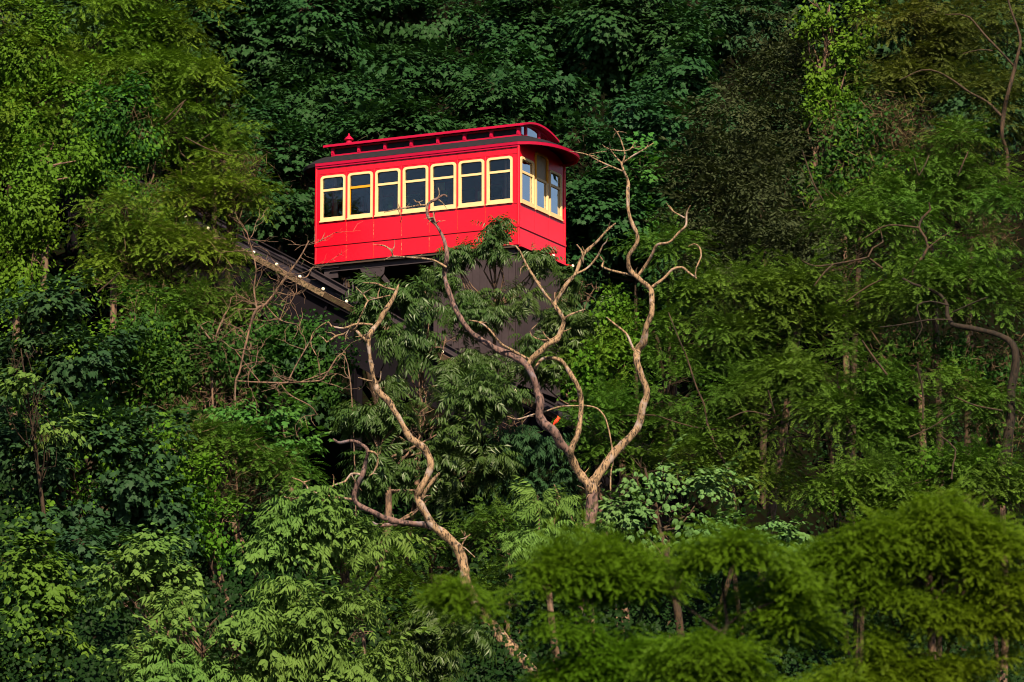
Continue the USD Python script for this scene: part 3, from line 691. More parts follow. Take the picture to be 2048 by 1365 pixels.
def tree(name, label, cat, species, mat, Y, blobs, seed, bark_m='bark', trunk=True, dens=1.0, nl=None, scale=1.0, extra=(), split=False, trunk_r=.10, group=None, rz=.75, limbs=(), lsize=.41, hang=0):
    if species == 'maple': rz, lsize = max(rz, .95), .40
    """blobs: crown masses as (cx, cy, rx, ry) in picture pixels at depth Y (an optional fifth value moves one nearer or farther)"""
    rng = np.random.default_rng(seed); lobes, cs = [], []
    for b in blobs:
        Yb = Y + (b[4] if len(b) > 4 else 0); k = ppm(Yb)
        c = at(b[0], b[1], Yb); r = np.array([b[2] / k, rz * (b[2] + b[3]) / 2 / k, b[3] / k]); cs.append((c, r))
        n = nl or max(5, int(5 + (3.4 if species in ('locust', 'vine') else 4.2) * r[0] * r[2]))
        lobes += lobes_of(c, r, n, rng, lsize, SP[species].get('f', 1.0))
    c0, r0 = cs[0]
    foot = np.array([c0[0] + rng.normal(0, 1.0), c0[1] + .9, 0]); foot[2] = float(ground(foot[0], foot[1])) - .2
    t = thing(name, foot); tag(t, label, cat, group)
    loc0 = foot
    if trunk:
        top = c0 + np.array([0, .1, r0[2] * .55]); mid = (foot + top) / 2 + rng.normal(0, .6, 3)
        sp_ = spline(np.array([np.append(foot, trunk_r * 1.2), np.append(mid, trunk_r), np.append(top, trunk_r * .3)]), .4)
        obj('trunk', tube(sp_[:, :3] - loc0, sp_[:, 3], 8, True, .15, seed), M[bark_m], t, smooth=True)
        hs = sp_[:, 2]
        for i, (c, r) in enumerate(lobes):
            if i > 22: break
            z = np.clip(c[2] - rng.uniform(.5, 1.6), hs[0] + .3, hs[-1]); a = sp_[np.argmin(abs(hs - z)), :3]
            m1 = (a + c) / 2 + np.array([0, 0, -.12]) + rng.normal(0, .15, 3)
            m = MB(); P = spline(np.array([np.append(a, trunk_r * .42), np.append(m1, trunk_r * .27), np.append(c, trunk_r * .14)]), .3); m.tube(P[:, :3] - loc0, P[:, 3], 5)
            for _ in range(4):
                e = c + unit(rng.normal(0, 1, 3)) * r * .85; mm = (c + e) / 2 + rng.normal(0, .08, 3); m.tube(np.array([m1 * .2 + c * .8, mm, e]) - loc0, [trunk_r * .15, trunk_r * .1, .006], 4)
            m.build('branch', M[bark_m], t, smooth=True)
    for i, lm in enumerate(limbs):
        P = limb(lm, Y - (1.5 if Y > 40 else .1), jitter=.12 if Y > 40 else .05, rng=rng); v, f = limb_mesh(P, .16, 8, .3, seed + i); obj('branch', (v - loc0, f), M[bark_m], t, smooth=True)
    P, X, U, S = sprays(species, lobes, rng, dens, scale)
    if len(P) > 6 and split:
        order = np.argsort(P[:, 1]); nsp = min(split, len(P) - 4); a, b = order[:nsp], order[nsp:]
        for v, f in place(SP[species]['t'], P[a] - loc0, X[a], U[a], S[a], rng, True): obj('leaf_spray', (v, f), LM[mat], t)
        TRI[0] += nsp * len(TEMPL[SP[species]['t']][0][1]); P, X, U, S = P[b], X[b], U[b], S[b]
    scatter('crown', t, SP[species]['t'], P - loc0, X, U, S, LM[mat], rng)
    for (sp2, mat2, d2, nm) in extra:
        P, X, U, S = sprays(sp2, lobes, rng, d2, 1.0); scatter(nm, t, SP[sp2]['t'], P - loc0, X, U, S, LM[mat2], rng)
    return t

# ------------------------------------------------------------------ the wood: dark maples behind the car
T = tree
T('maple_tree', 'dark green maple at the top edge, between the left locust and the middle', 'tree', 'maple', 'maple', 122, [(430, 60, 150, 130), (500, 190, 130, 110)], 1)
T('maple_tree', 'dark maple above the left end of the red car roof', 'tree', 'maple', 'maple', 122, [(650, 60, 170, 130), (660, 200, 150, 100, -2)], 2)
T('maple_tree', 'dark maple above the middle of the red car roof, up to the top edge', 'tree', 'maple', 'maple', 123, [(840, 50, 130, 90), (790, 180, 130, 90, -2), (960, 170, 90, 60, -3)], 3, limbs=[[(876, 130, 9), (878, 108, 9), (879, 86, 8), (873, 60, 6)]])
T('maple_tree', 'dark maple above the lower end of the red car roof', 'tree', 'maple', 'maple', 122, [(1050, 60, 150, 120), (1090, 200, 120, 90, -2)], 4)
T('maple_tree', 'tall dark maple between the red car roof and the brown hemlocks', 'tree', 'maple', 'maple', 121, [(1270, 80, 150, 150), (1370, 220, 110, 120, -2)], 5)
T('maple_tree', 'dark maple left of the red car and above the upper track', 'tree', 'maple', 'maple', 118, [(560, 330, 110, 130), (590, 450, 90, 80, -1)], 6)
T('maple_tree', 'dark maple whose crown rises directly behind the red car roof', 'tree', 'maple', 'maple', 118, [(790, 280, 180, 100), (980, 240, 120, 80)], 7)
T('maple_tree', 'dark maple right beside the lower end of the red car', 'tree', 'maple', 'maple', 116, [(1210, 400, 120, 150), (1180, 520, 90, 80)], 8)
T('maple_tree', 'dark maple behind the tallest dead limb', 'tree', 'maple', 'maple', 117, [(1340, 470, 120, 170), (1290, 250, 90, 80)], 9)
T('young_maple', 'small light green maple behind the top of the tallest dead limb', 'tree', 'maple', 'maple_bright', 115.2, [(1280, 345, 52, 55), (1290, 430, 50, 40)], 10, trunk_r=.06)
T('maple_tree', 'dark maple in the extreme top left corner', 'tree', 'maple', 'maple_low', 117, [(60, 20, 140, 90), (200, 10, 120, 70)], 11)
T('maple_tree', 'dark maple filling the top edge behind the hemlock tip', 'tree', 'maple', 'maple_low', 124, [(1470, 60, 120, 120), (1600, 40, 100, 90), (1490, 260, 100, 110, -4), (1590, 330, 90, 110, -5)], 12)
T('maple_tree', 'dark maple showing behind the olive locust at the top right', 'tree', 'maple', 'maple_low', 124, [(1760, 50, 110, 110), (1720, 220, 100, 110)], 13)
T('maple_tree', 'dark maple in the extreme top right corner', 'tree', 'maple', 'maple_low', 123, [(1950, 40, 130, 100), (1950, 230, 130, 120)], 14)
# left flank
T('locust_tree', 'yellow green locust along the top left edge of the wood', 'tree', 'locust', 'locust', 113, [(300, 60, 150, 90), (180, 130, 120, 80), (300, 180, 120, 70, -1)], 20, extra=[('vine', 'vine', .12, 'vine_leaves')])
T('locust_tree', 'bright locust with plumes hanging against the dark maples', 'tree', 'locust', 'locust', 111, [(420, 165, 60, 70), (400, 250, 90, 60), (455, 280, 50, 80), (350, 300, 90, 70, 1)], 21, limbs=[[(330, 240, 4), (365, 205, 3), (372, 200, 2)], [(330, 250, 4), (350, 232, 3), (367, 205, 3)]])
T('locust_tree', 'locust leaning out over the upper end of the track', 'tree', 'locust', 'locust', 108, [(460, 350, 60, 45), (420, 420, 80, 55), (480, 400, 50, 50)], 22, extra=[('dry', 'dry', .5, 'dry_twigs')], limbs=[[(370, 275, 4), (415, 298, 3), (465, 312, 2)], [(395, 285, 3), (420, 268, 2)]])
T('vine_covered_tree', 'tree at the left edge smothered in bright rounded vine leaves, upper one', 'tree', 'vine', 'vine', 111, [(60, 110, 90, 110), (110, 230, 100, 90), (30, 250, 60, 80)], 23, bark_m='twig', extra=[('locust', 'locust', .25, 'locust_leaves')])
T('vine_covered_tree', 'leafy vine column at the left edge beside a dark hollow, lower one', 'tree', 'vine', 'vine', 107, [(50, 400, 80, 110), (40, 540, 60, 90), (150, 330, 60, 60, 2)], 24, bark_m='twig')
T('vine_covered_tree', 'vine hung tree between the left edge column and the hanging locusts', 'tree', 'vine', 'vine_dark', 110, [(230, 300, 90, 120), (300, 400, 80, 90), (220, 450, 80, 70)], 25, bark_m='twig', extra=[('vine', 'vine', .4, 'bright_vine_leaves'), ('dry', 'dry', .25, 'dry_twigs')])
T('locust_tree', 'broad locust layered above the dark hollow on the left slope', 'tree', 'locust', 'locust', 105, [(250, 440, 70, 60), (330, 510, 110, 50), (420, 520, 60, 45), (230, 540, 80, 40)], 26, extra=[('dry', 'dry', .3, 'dry_twigs')], limbs=[[(195, 585, 4), (225, 560, 4), (240, 545, 3)]])
T('locust_tree', 'sparse locust with brown dead twigs below the upper track', 'tree', 'locust', 'locust_mid', 104, [(420, 600, 50, 34), (370, 650, 80, 50), (505, 612, 34, 16), (300, 640, 60, 60)], 27, extra=[('dry', 'dry', .9, 'dry_twigs')], dens=.8)
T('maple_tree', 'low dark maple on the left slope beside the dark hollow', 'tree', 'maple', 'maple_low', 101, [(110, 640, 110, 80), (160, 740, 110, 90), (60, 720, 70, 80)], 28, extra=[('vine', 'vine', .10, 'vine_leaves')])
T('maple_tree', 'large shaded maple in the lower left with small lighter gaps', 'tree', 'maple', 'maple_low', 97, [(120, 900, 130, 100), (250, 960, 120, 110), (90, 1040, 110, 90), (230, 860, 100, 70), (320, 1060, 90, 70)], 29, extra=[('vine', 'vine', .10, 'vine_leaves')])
T('vine_thicket', 'bright vine hung thicket right of the dark hollow', 'shrub', 'vine', 'vine_dark', 102, [(280, 690, 70, 90), (340, 760, 70, 70), (230, 800, 60, 50)], 30, bark_m='twig', extra=[('vine', 'vine', .2, 'bright_vine_leaves')])
T('sumac_tree', 'pale sumac at the left edge half way up the picture', 'tree', 'elder', 'sumac_pale', 95, [(40, 720, 45, 45), (50, 790, 70, 40), (90, 850, 70, 35)], 31, trunk_r=.05)
T('vine_thicket', 'shrubby thicket under the plate girder left of the dead tree', 'shrub', 'vine', 'vine_dark', 103.5, [(560, 690, 90, 60), (650, 720, 60, 60), (480, 720, 80, 60), (640, 790, 60, 60), (540, 760, 90, 50)], 32, bark_m='twig', extra=[('maple', 'maple_low', .3, 'maple_leaves')])
T('vine_thicket', 'thicket of dim leaves under the sparse locust', 'shrub', 'vine', 'vine_dark', 102, [(400, 720, 90, 70), (360, 820, 90, 70), (450, 790, 70, 50)], 33, bark_m='twig', extra=[('dry', 'dry', .35, 'dry_twigs')])
T('broad_leaf_shrub', 'light green broad leaved shrub below the bare twiggy tree', 'shrub', 'maple', 'maple_bright', 101, [(560, 850, 75, 50), (500, 830, 70, 40), (600, 900, 60, 40)], 34, trunk_r=.05)
T('locust_tree', 'fine leaved yellowish locust left of the lower dead limb', 'tree', 'locust', 'locust_mid', 99, [(430, 900, 80, 60), (560, 940, 60, 45), (480, 980, 80, 50)], 35, extra=[('dry', 'dry', .4, 'dry_twigs')])
T('vine_thicket', 'bright vine thicket between the shaded maple and the yellowish locust', 'shrub', 'vine', 'vine', 97, [(380, 970, 60, 80), (410, 1060, 60, 50), (340, 880, 50, 40, 2)], 36, bark_m='twig')
T('elder_tree', 'light leaved young tree in the bottom left corner', 'tree', 'elder', 'locust_mid', 87, [(50, 1130, 70, 60), (110, 1190, 70, 50), (60, 1270, 80, 60), (30, 1340, 50, 30)], 37, trunk_r=.08)
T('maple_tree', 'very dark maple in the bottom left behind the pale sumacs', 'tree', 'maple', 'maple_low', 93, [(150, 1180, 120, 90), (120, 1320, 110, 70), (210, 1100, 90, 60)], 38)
T('sumac_tree', 'pale drooping sumac with the highest of the lower left tips', 'tree', 'elder', 'sumac_pale', 87, [(310, 1125, 40, 55), (230, 1130, 40, 35), (290, 1200, 65, 50), (360, 1170, 40, 40)], 39, bark_m='twig', trunk_r=.08)
T('sumac_tree', 'pale drooping sumac at the bottom edge, below the tallest tip', 'tree', 'sumac', 'sumac_pale', 84, [(360, 1240, 60, 70), (460, 1280, 80, 70), (310, 1340, 80, 50), (440, 1350, 80, 40)], 40, extra=[('elder', 'sumac_pale', .3, 'leaf_clusters')], bark_m='twig', trunk_r=.08)
T('sumac_tree', 'pale sumac rising under the left hand hooked dead limb', 'tree', 'sumac', 'sumac_pale', 92, [(640, 1010, 55, 45), (620, 1080, 80, 60), (700, 1110, 70, 50), (740, 1090, 60, 40), (560, 1110, 60, 50)], 41, extra=[('elder', 'sumac_pale', .3, 'leaf_clusters')], bark_m='twig', trunk_r=.09, split=120)
T('sumac_tree', 'sumac filling the bottom edge left of the leaning dead trunk', 'tree', 'sumac', 'sumac_pale', 85, [(580, 1240, 80, 80), (680, 1250, 90, 70), (600, 1340, 100, 50), (760, 1320, 70, 60)], 42, extra=[('elder', 'sumac_pale', .3, 'leaf_clusters')], bark_m='twig', trunk_r=.09)
T('locust_tree', 'green locust behind the leaning dead trunk', 'tree', 'locust', 'locust_mid', 96, [(860, 1130, 90, 60), (960, 1070, 70, 50), (840, 1230, 100, 70), (960, 1180, 60, 60)], 43)
T('sumac_tree', 'dim sumac at the bottom between the pale sumac and the near locust', 'tree', 'sumac', 'sumac', 88, [(870, 1290, 70, 60), (820, 1350, 80, 40)], 44, bark_m='twig', trunk_r=.09)
# sumacs in the middle
T('sumac_tree', 'tall sumac whose tips stand against the red car lower corner', 'tree', 'sumac', 'sumac', 102.5, [(990, 462, 16, 26), (992, 498, 18, 14), (1078, 528, 14, 14), (905, 515, 14, 10), (985, 592, 64, 26), (950, 650, 90, 45), (1050, 625, 64, 40), (1000, 720, 100, 45), (890, 560, 18, 14)], 50, bark_m='twig', trunk_r=.07, split=200, nl=6, dens=1.15, scale=.8)
T('sumac_tree', 'sumac between the two dead trees below the car underframe', 'tree', 'sumac', 'sumac', 101.5, [(850, 600, 60, 50), (840, 690, 80, 55), (800, 780, 110, 60), (880, 735, 80, 40), (950, 775, 80, 45), (1020, 790, 50, 35), (742, 590, 14, 22), (738, 640, 16, 18)], 51, bark_m='twig', trunk_r=.07, dens=.8)
T('sumac_tree', 'dark sumac mass left of the bird and behind the left dead limb', 'tree', 'sumac', 'sumac', 100, [(740, 850, 80, 80), (840, 850, 100, 60), (920, 930, 110, 70), (780, 950, 90, 60), (960, 820, 80, 60)], 52, bark_m='twig', trunk_r=.10)
T('sumac_tree', 'sumac right of the forked dead tree beneath the car end', 'tree', 'sumac', 'sumac', 104, [(1160, 600, 70, 50), (1140, 690, 80, 60), (1090, 750, 60, 60)], 53, bark_m='twig', trunk_r=.07)
T('sumac_tree', 'shaded sumac low in the middle behind the perched bird', 'tree', 'sumac', 'maple_low', 101, [(1060, 900, 100, 80), (1010, 1000, 100, 70), (1090, 990, 80, 60)], 54, bark_m='twig', trunk_r=.09)
T('elder_tree', 'pale blue green elder right of the forked dead trunk', 'tree', 'elder', 'elder', 97, [(1290, 960, 60, 45), (1370, 1000, 80, 60), (1280, 1060, 90, 60), (1420, 1060, 60, 50), (1510, 1060, 50, 30), (1590, 1090, 60, 30)], 55, trunk_r=.10, split=120)
T('sumac_tree', 'pale sumac left of the forked dead trunk', 'tree', 'sumac', 'sumac_pale', 94, [(1090, 1040, 50, 50), (1070, 1110, 70, 50), (1140, 1090, 50, 50)], 56, bark_m='twig', trunk_r=.09)
T('vine_column', 'bright yellow green vine column beside the tall right dead limb', 'shrub', 'vine', 'vine', 102.5, [(1235, 625, 35, 40), (1235, 700, 60, 50), (1200, 760, 60, 50)], 57, bark_m='twig', extra=[('locust', 'locust', .6, 'locust_leaves')])
# right slope
T('locust_tree', 'fresh green locust between the two limbs of the right dead tree', 'tree', 'locust', 'locust_mid', 102, [(1340, 520, 70, 45), (1410, 590, 80, 45), (1340, 670, 70, 50), (1380, 730, 70, 40)], 60, trunk_r=.06)
T('locust_tree', 'feathery locust right of the tall dead limb at mid height', 'tree', 'locust', 'locust_mid', 101, [(1500, 600, 90, 45), (1450, 690, 90, 50), (1560, 670, 80, 45), (1520, 740, 90, 40), (1600, 600, 60, 40)], 61, trunk_r=.06, limbs=[[(1337, 626, 3), (1359, 681, 3), (1374, 717, 4), (1392, 772, 4), (1409, 812, 5), (1414, 846, 5), (1433, 897, 6), (1458, 941, 6), (1466, 970, 7), (1471, 1021, 8)], [(1411, 858, 3), (1381, 853, 3), (1337, 840, 3), (1308, 831, 3), (1246, 831, 2)], [(1420, 860, 3), (1500, 850, 3), (1560, 830, 2)]])
T('locust_tree', 'locust directly right of the curved lower dead limb', 'tree', 'locust', 'locust_mid', 101, [(1230, 830, 70, 60), (1200, 900, 60, 50), (1380, 790, 80, 60), (1350, 880, 80, 50), (1300, 930, 70, 40)], 62, trunk_r=.06)
T('locust_tree', 'locust with a fallen pale branch above a black hollow', 'tree', 'locust', 'locust_mid', 100, [(1480, 800, 90, 50), (1580, 780, 80, 50), (1500, 900, 80, 50), (1640, 800, 70, 40), (1400, 930, 60, 50), (1530, 970, 70, 40)], 63, trunk_r=.06, limbs=[[(1536, 781, 4), (1543, 805, 4), (1550, 828, 4)], [(1454, 839, 3), (1495, 823, 3), (1539, 832, 3)], [(1575, 850, 3), (1598, 866, 4), (1620, 874, 6), (1662, 884, 6), (1703, 891, 6), (1741, 903, 7)], [(1575, 876, 4), (1600, 873, 4), (1620, 874, 5)]])
T('locust_tree', 'locust with the serpentine lichen covered limb', 'tree', 'locust', 'locust_mid', 101, [(1640, 570, 80, 45), (1720, 500, 80, 45), (1740, 620, 80, 50), (1800, 440, 60, 40), (1690, 440, 60, 40), (1810, 520, 60, 40), (1660, 660, 80, 40)], 64, trunk_r=.06,
  limbs=[[(1805, 558, 8), (1823, 558, 7), (1828, 535, 6), (1845, 515, 7), (1856, 495, 7), (1851, 476, 6), (1838, 456, 6), (1845, 436, 6), (1861, 420, 5), (1858, 406, 4)], [(1838, 456, 5), (1795, 451, 4), (1766, 454, 4), (1729, 477, 3)], [(1858, 496, 5), (1878, 479, 4), (1911, 459, 3)],
         [(1765, 537, 5), (1749, 525, 5), (1736, 515, 5), (1716, 520, 5), (1677, 527, 4), (1631, 533, 4), (1604, 522, 3)], [(1628, 572, 3), (1649, 545, 4), (1668, 528, 4)], [(1693, 603, 3), (1738, 572, 4), (1765, 560, 4)], [(1736, 515, 5), (1745, 497, 4), (1766, 484, 4), (1762, 465, 3), (1756, 453, 3)]])
T('bent_locust', 'large locust with a thick dark trunk bending over at the right edge', 'tree', 'locust', 'locust_mid', 99, [(1900, 560, 90, 40), (1850, 600, 80, 40), (1990, 600, 70, 50), (1960, 500, 70, 40), (2010, 420, 50, 50)], 65, bark_m='blackbark', trunk=False,
  limbs=[[(2004, 1010, 24), (2009, 925, 23), (2020, 845, 22), (2023, 779, 20), (2033, 723, 18), (2030, 700, 17), (2016, 680, 16), (1987, 667, 14), (1944, 657, 13), (1904, 649, 12), (1894, 631, 10), (1894, 611, 9), (1881, 591, 9), (1855, 578, 8), (1825, 568, 7), (1805, 558, 6)],
         [(1897, 611, 5), (1861, 603, 4), (1835, 611, 4), (1838, 631, 3), (1845, 654, 3), (1832, 680, 3)], [(1900, 640, 5), (1860, 640, 4), (1800, 650, 3), (1760, 655, 3)], [(1905, 625, 4), (1950, 605, 4), (1975, 595, 3)]])
T('locust_tree', 'bright layered locust below the bent dark trunk', 'tree', 'locust', 'locust_mid', 98, [(1730, 760, 80, 50), (1850, 780, 80, 50), (1790, 860, 100, 45), (1640, 740, 60, 40), (1930, 810, 70, 50), (1700, 840, 90, 40)], 66, trunk_r=.06, limbs=[[(1724, 681, 4), (1745, 712, 5), (1774, 750, 5)], [(1909, 794, 4), (1950, 811, 4), (2005, 822, 5)], [(1816, 876, 3), (1861, 856, 3), (1909, 825, 3)], [(1835, 725, 5), (1838, 750, 5), (1845, 780, 4), (1846, 840, 4)]])
T('locust_tree', 'small leaved locust between the hollow and the right edge', 'tree', 'locust', 'locust_mid', 97, [(1740, 950, 80, 50), (1860, 940, 80, 50), (1960, 960, 80, 60), (1690, 990, 60, 40), (1800, 1020, 90, 40)], 67, trunk_r=.06, extra=[('vine', 'vine', .3, 'vine_leaves')], limbs=[[(1883, 874, 4), (1911, 899, 4), (1906, 930, 4), (1903, 959, 5)]])
T('vine_thicket', 'dim brushy thicket at the right edge under the bent trunk', 'shrub', 'vine', 'vine_dark', 99.5, [(1990, 740, 70, 70), (1930, 720, 60, 60), (1990, 860, 60, 60), (1800, 700, 80, 40)], 68, bark_m='twig', extra=[('dry', 'dry', .9, 'dry_twigs')])
def hem(label, seed, Y, tiers, **k): T('hemlock_tree', label, 'tree', 'hemlock', 'hemlock', Y, tiers, seed, trunk=False, **k)
hem('brown olive hemlock with its tip near the top edge', 70, 109, [(1545, 60, 35, 40), (1550, 130, 60, 50), (1530, 210, 80, 55), (1570, 280, 90, 50)], nl=5)
hem('wide brown hemlock right of the dark maples, its tip lower', 71, 107, [(1475, 225, 40, 45), (1480, 300, 70, 50), (1490, 380, 100, 50), (1480, 450, 110, 50), (1520, 510, 100, 45)], nl=6)
hem('low brown hemlock boughs spread above the feathery locusts', 72, 104.5, [(1560, 400, 80, 50), (1440, 520, 80, 40), (1580, 490, 80, 45)], nl=5)
T('vine_covered_tree', 'tall tree beside the hemlock tip covered in vivid green vine', 'tree', 'vine', 'vine', 108, [(1660, 40, 70, 60), (1690, 120, 70, 70), (1650, 200, 70, 50), (1720, 220, 60, 60)], 73, bark_m='twig')
T('vine_covered_tree', 'vine draped brush below the vivid vine tree', 'tree', 'vine', 'vine_dark', 106, [(1690, 300, 70, 60), (1740, 370, 80, 50), (1640, 400, 50, 50)], 74, bark_m='twig', extra=[('vine', 'vine', .3, 'bright_vine_leaves'), ('dry', 'dry', .6, 'dry_twigs')])
T('locust_tree', 'olive locust crown in the upper right, left of the slender trunk', 'tree', 'locust', 'locust_olive', 107, [(1830, 60, 80, 70), (1850, 140, 90, 50), (1790, 180, 60, 50), (1930, 90, 70, 80)], 75)
T('slender_locust', 'locust with a slender orange brown trunk at the upper right edge', 'tree', 'locust', 'locust_olive', 105, [(1990, 60, 60, 60), (1940, 180, 70, 60), (2010, 200, 50, 80), (1910, 270, 60, 40)], 76, trunk=False, dens=.8,
  limbs=[[(2022, 420, 11), (2016, 360, 10), (2013, 305, 10), (2004, 270, 10), (2008, 223, 10), (2016, 187, 9), (2027, 146, 9), (2036, 108, 8), (2041, 85, 7), (2036, 59, 6), (2021, 18, 5), (2012, -20, 4)], [(2003, 232, 7), (1975, 205, 6), (1939, 185, 5), (1910, 164, 5), (1875, 144, 4), (1843, 141, 4), (1799, 161, 3)], [(2030, 135, 6), (1998, 100, 5), (1969, 70, 5), (1939, 35, 4), (1919, 29, 3), (1890, 30, 2)], [(1985, 102, 3), (1960, 100, 3), (1925, 108, 2)]])
T('brown_thicket', 'tangle of brown twigs below the olive locust crown', 'shrub', 'dry', 'dry', 106.5, [(1820, 280, 80, 60), (1780, 240, 50, 50), (1900, 320, 80, 60), (1980, 400, 60, 60), (1960, 450, 60, 50)], 77, bark_m='twig', dens=1.5, extra=[('vine', 'vine_dark', .35, 'vine_leaves')])
T('locust_tree', 'locust sprays over the brown tangle at the right', 'tree', 'locust', 'locust_mid', 103.5, [(1920, 290, 40, 35), (1850, 350, 80, 40), (1950, 360, 80, 40), (1780, 400, 60, 40), (1880, 420, 70, 40)], 78, limbs=[[(1827, 315, 3), (1832, 335, 3), (1837, 352, 4), (1850, 330, 3), (1858, 311, 3)], [(1936, 304, 3), (1925, 330, 4), (1916, 352, 4)], [(1604, 300, 3), (1611, 321, 3), (1628, 369, 4), (1649, 407, 4)]], trunk_r=.05)
# near locusts, out of focus
def fgl(label, seed, Y, blobs, limbs):
    return T('near_locust', label, 'tree', 'fg', 'fg', Y, blobs, seed, trunk=False, bark_m='blackbark', rz=.9, lsize=.42, limbs=limbs)
fgl('blurred near locust at the bottom middle hiding the foot of the dead trees', 80, 30, [(945, 1205, 50, 10), (1035, 1186, 60, 14), (1130, 1165, 69, 17), (1215, 1148, 63, 18), (1290, 1188, 71, 19), (1190, 1278, 86, 21), (1310, 1278, 86, 23), (1260, 1348, 97, 18), (1180, 1388, 65, 14)],
    [[(1260, 1420, 14), (1215, 1330, 10), (1165, 1240, 7), (1130, 1190, 4)], [(1165, 1240, 5), (1060, 1215, 4), (960, 1205, 2)], [(1215, 1330, 7), (1280, 1240, 5), (1300, 1160, 3)]])
fgl('blurred near locust with a rounded top right of the dead tree', 81, 29, [(1460, 1128, 82, 22), (1390, 1198, 76, 18), (1530, 1198, 76, 18), (1450, 1268, 108, 21), (1580, 1288, 76, 21), (1390, 1348, 119, 23), (1540, 1373, 119, 19)],
    [[(1430, 1440, 14), (1420, 1330, 11), (1455, 1250, 9), (1445, 1170, 7), (1460, 1100, 4)], [(1420, 1280, 6), (1480, 1230, 6), (1560, 1200, 4)], [(1440, 1265, 6), (1380, 1220, 5), (1340, 1190, 3)]])
fgl('blurred near locust with a dark forked stem at the lower right', 82, 31, [(1660, 1148, 60, 16), (1740, 1108, 82, 19), (1820, 1143, 71, 18), (1900, 1068, 63, 19), (1970, 1113, 82, 23), (1900, 1168, 86, 21), (2020, 1198, 71, 26), (1750, 1203, 97, 19), (1960, 1253, 86, 19), (1690, 1308, 60, 18), (1740, 1378, 97, 15), (1990, 1373, 86, 16), (1860, 1383, 65, 12)],
    [[(1785, 1440, 14), (1790, 1352, 12), (1798, 1321, 10), (1794, 1284, 9), (1798, 1261, 9), (1835, 1220, 8), (1858, 1182, 7), (1877, 1148, 6), (1911, 1133, 5)], [(1805, 1321, 6), (1835, 1308, 6), (1873, 1308, 5), (1896, 1340, 4)], [(1794, 1262, 6), (1779, 1231, 5), (1700, 1190, 4)], [(1835, 1220, 6), (1920, 1180, 5), (2000, 1170, 4)], [(1858, 1182, 5), (1800, 1120, 4), (1740, 1080, 3)]])

# ------------------------------------------------------------------ dead trees
def dead(name, label, Y, limbs, seed, bark_m='deadbark', jit=.10, extra_mats={}):
    rng = np.random.default_rng(seed); lines = []
    main = limbs[0]; foot = at(main[0][0], main[0][1], Y)
    g = float(ground(foot[0], foot[1])); t = thing(name, (foot[0], foot[1], g)); tag(t, label, 'dead tree'); o = np.array([foot[0], foot[1], g])
    solid = []
    for i, lm in enumerate(limbs):
        start = None
        if i:                                                # begin on the nearest point of what is built
            best = min(((abs(q[0] - lm[0][0]) + abs(q[1] - lm[0][1]), q) for q in solid), key=lambda z: z[0]); start = best[1][2]
        P = limb(lm, start if start is not None else Y, jitter=jit * (1 if i else .5), rng=rng)
        ys = P[:, 1]
        for (a, b), c in zip([(p[0], p[1]) for p in lm], ys): solid.append((a, b, c))
        if i == 0: P = np.vstack([np.append([foot[0] + .3, foot[1], g - .3], P[0, 3] * 1.25), P])
        big = P[:, 3].max() > .05
        v, f = limb_mesh(P, .05 if big else .08, 14 if big else 7, .60 if big else .35, seed + i)
        obj('trunk' if i == 0 else 'branch', (v - o, f), M[extra_mats.get(i, bark_m)], t, smooth=True)
    if bark_m == 'deadbark' and len(limbs) > 3:
        m = MB()
        for _ in range(46):
            lm = limbs[rng.integers(len(limbs))]; k = rng.integers(len(lm) - 1); q = lm[k]; near = min(solid, key=lambda z: abs(z[0] - q[0]) + abs(z[1] - q[1]))
            p = at(q[0] + rng.normal(0, 1), q[1], near[2]); d = unit(rng.normal(0, 1, 3) * [1, .7, .8] + [0, 0, .35]); n = rng.integers(2, 5); P = [p]
            for j in range(n): d = unit(d + rng.normal(0, .3, 3)); P.append(P[-1] + d * rng.uniform(.05, .12))
            m.tube(np.array(P) - o, np.linspace(.020, .005, len(P)), 5)
        tag(m.build('twigs', M['deadbark'], t), kind='stuff')
    return t, solid
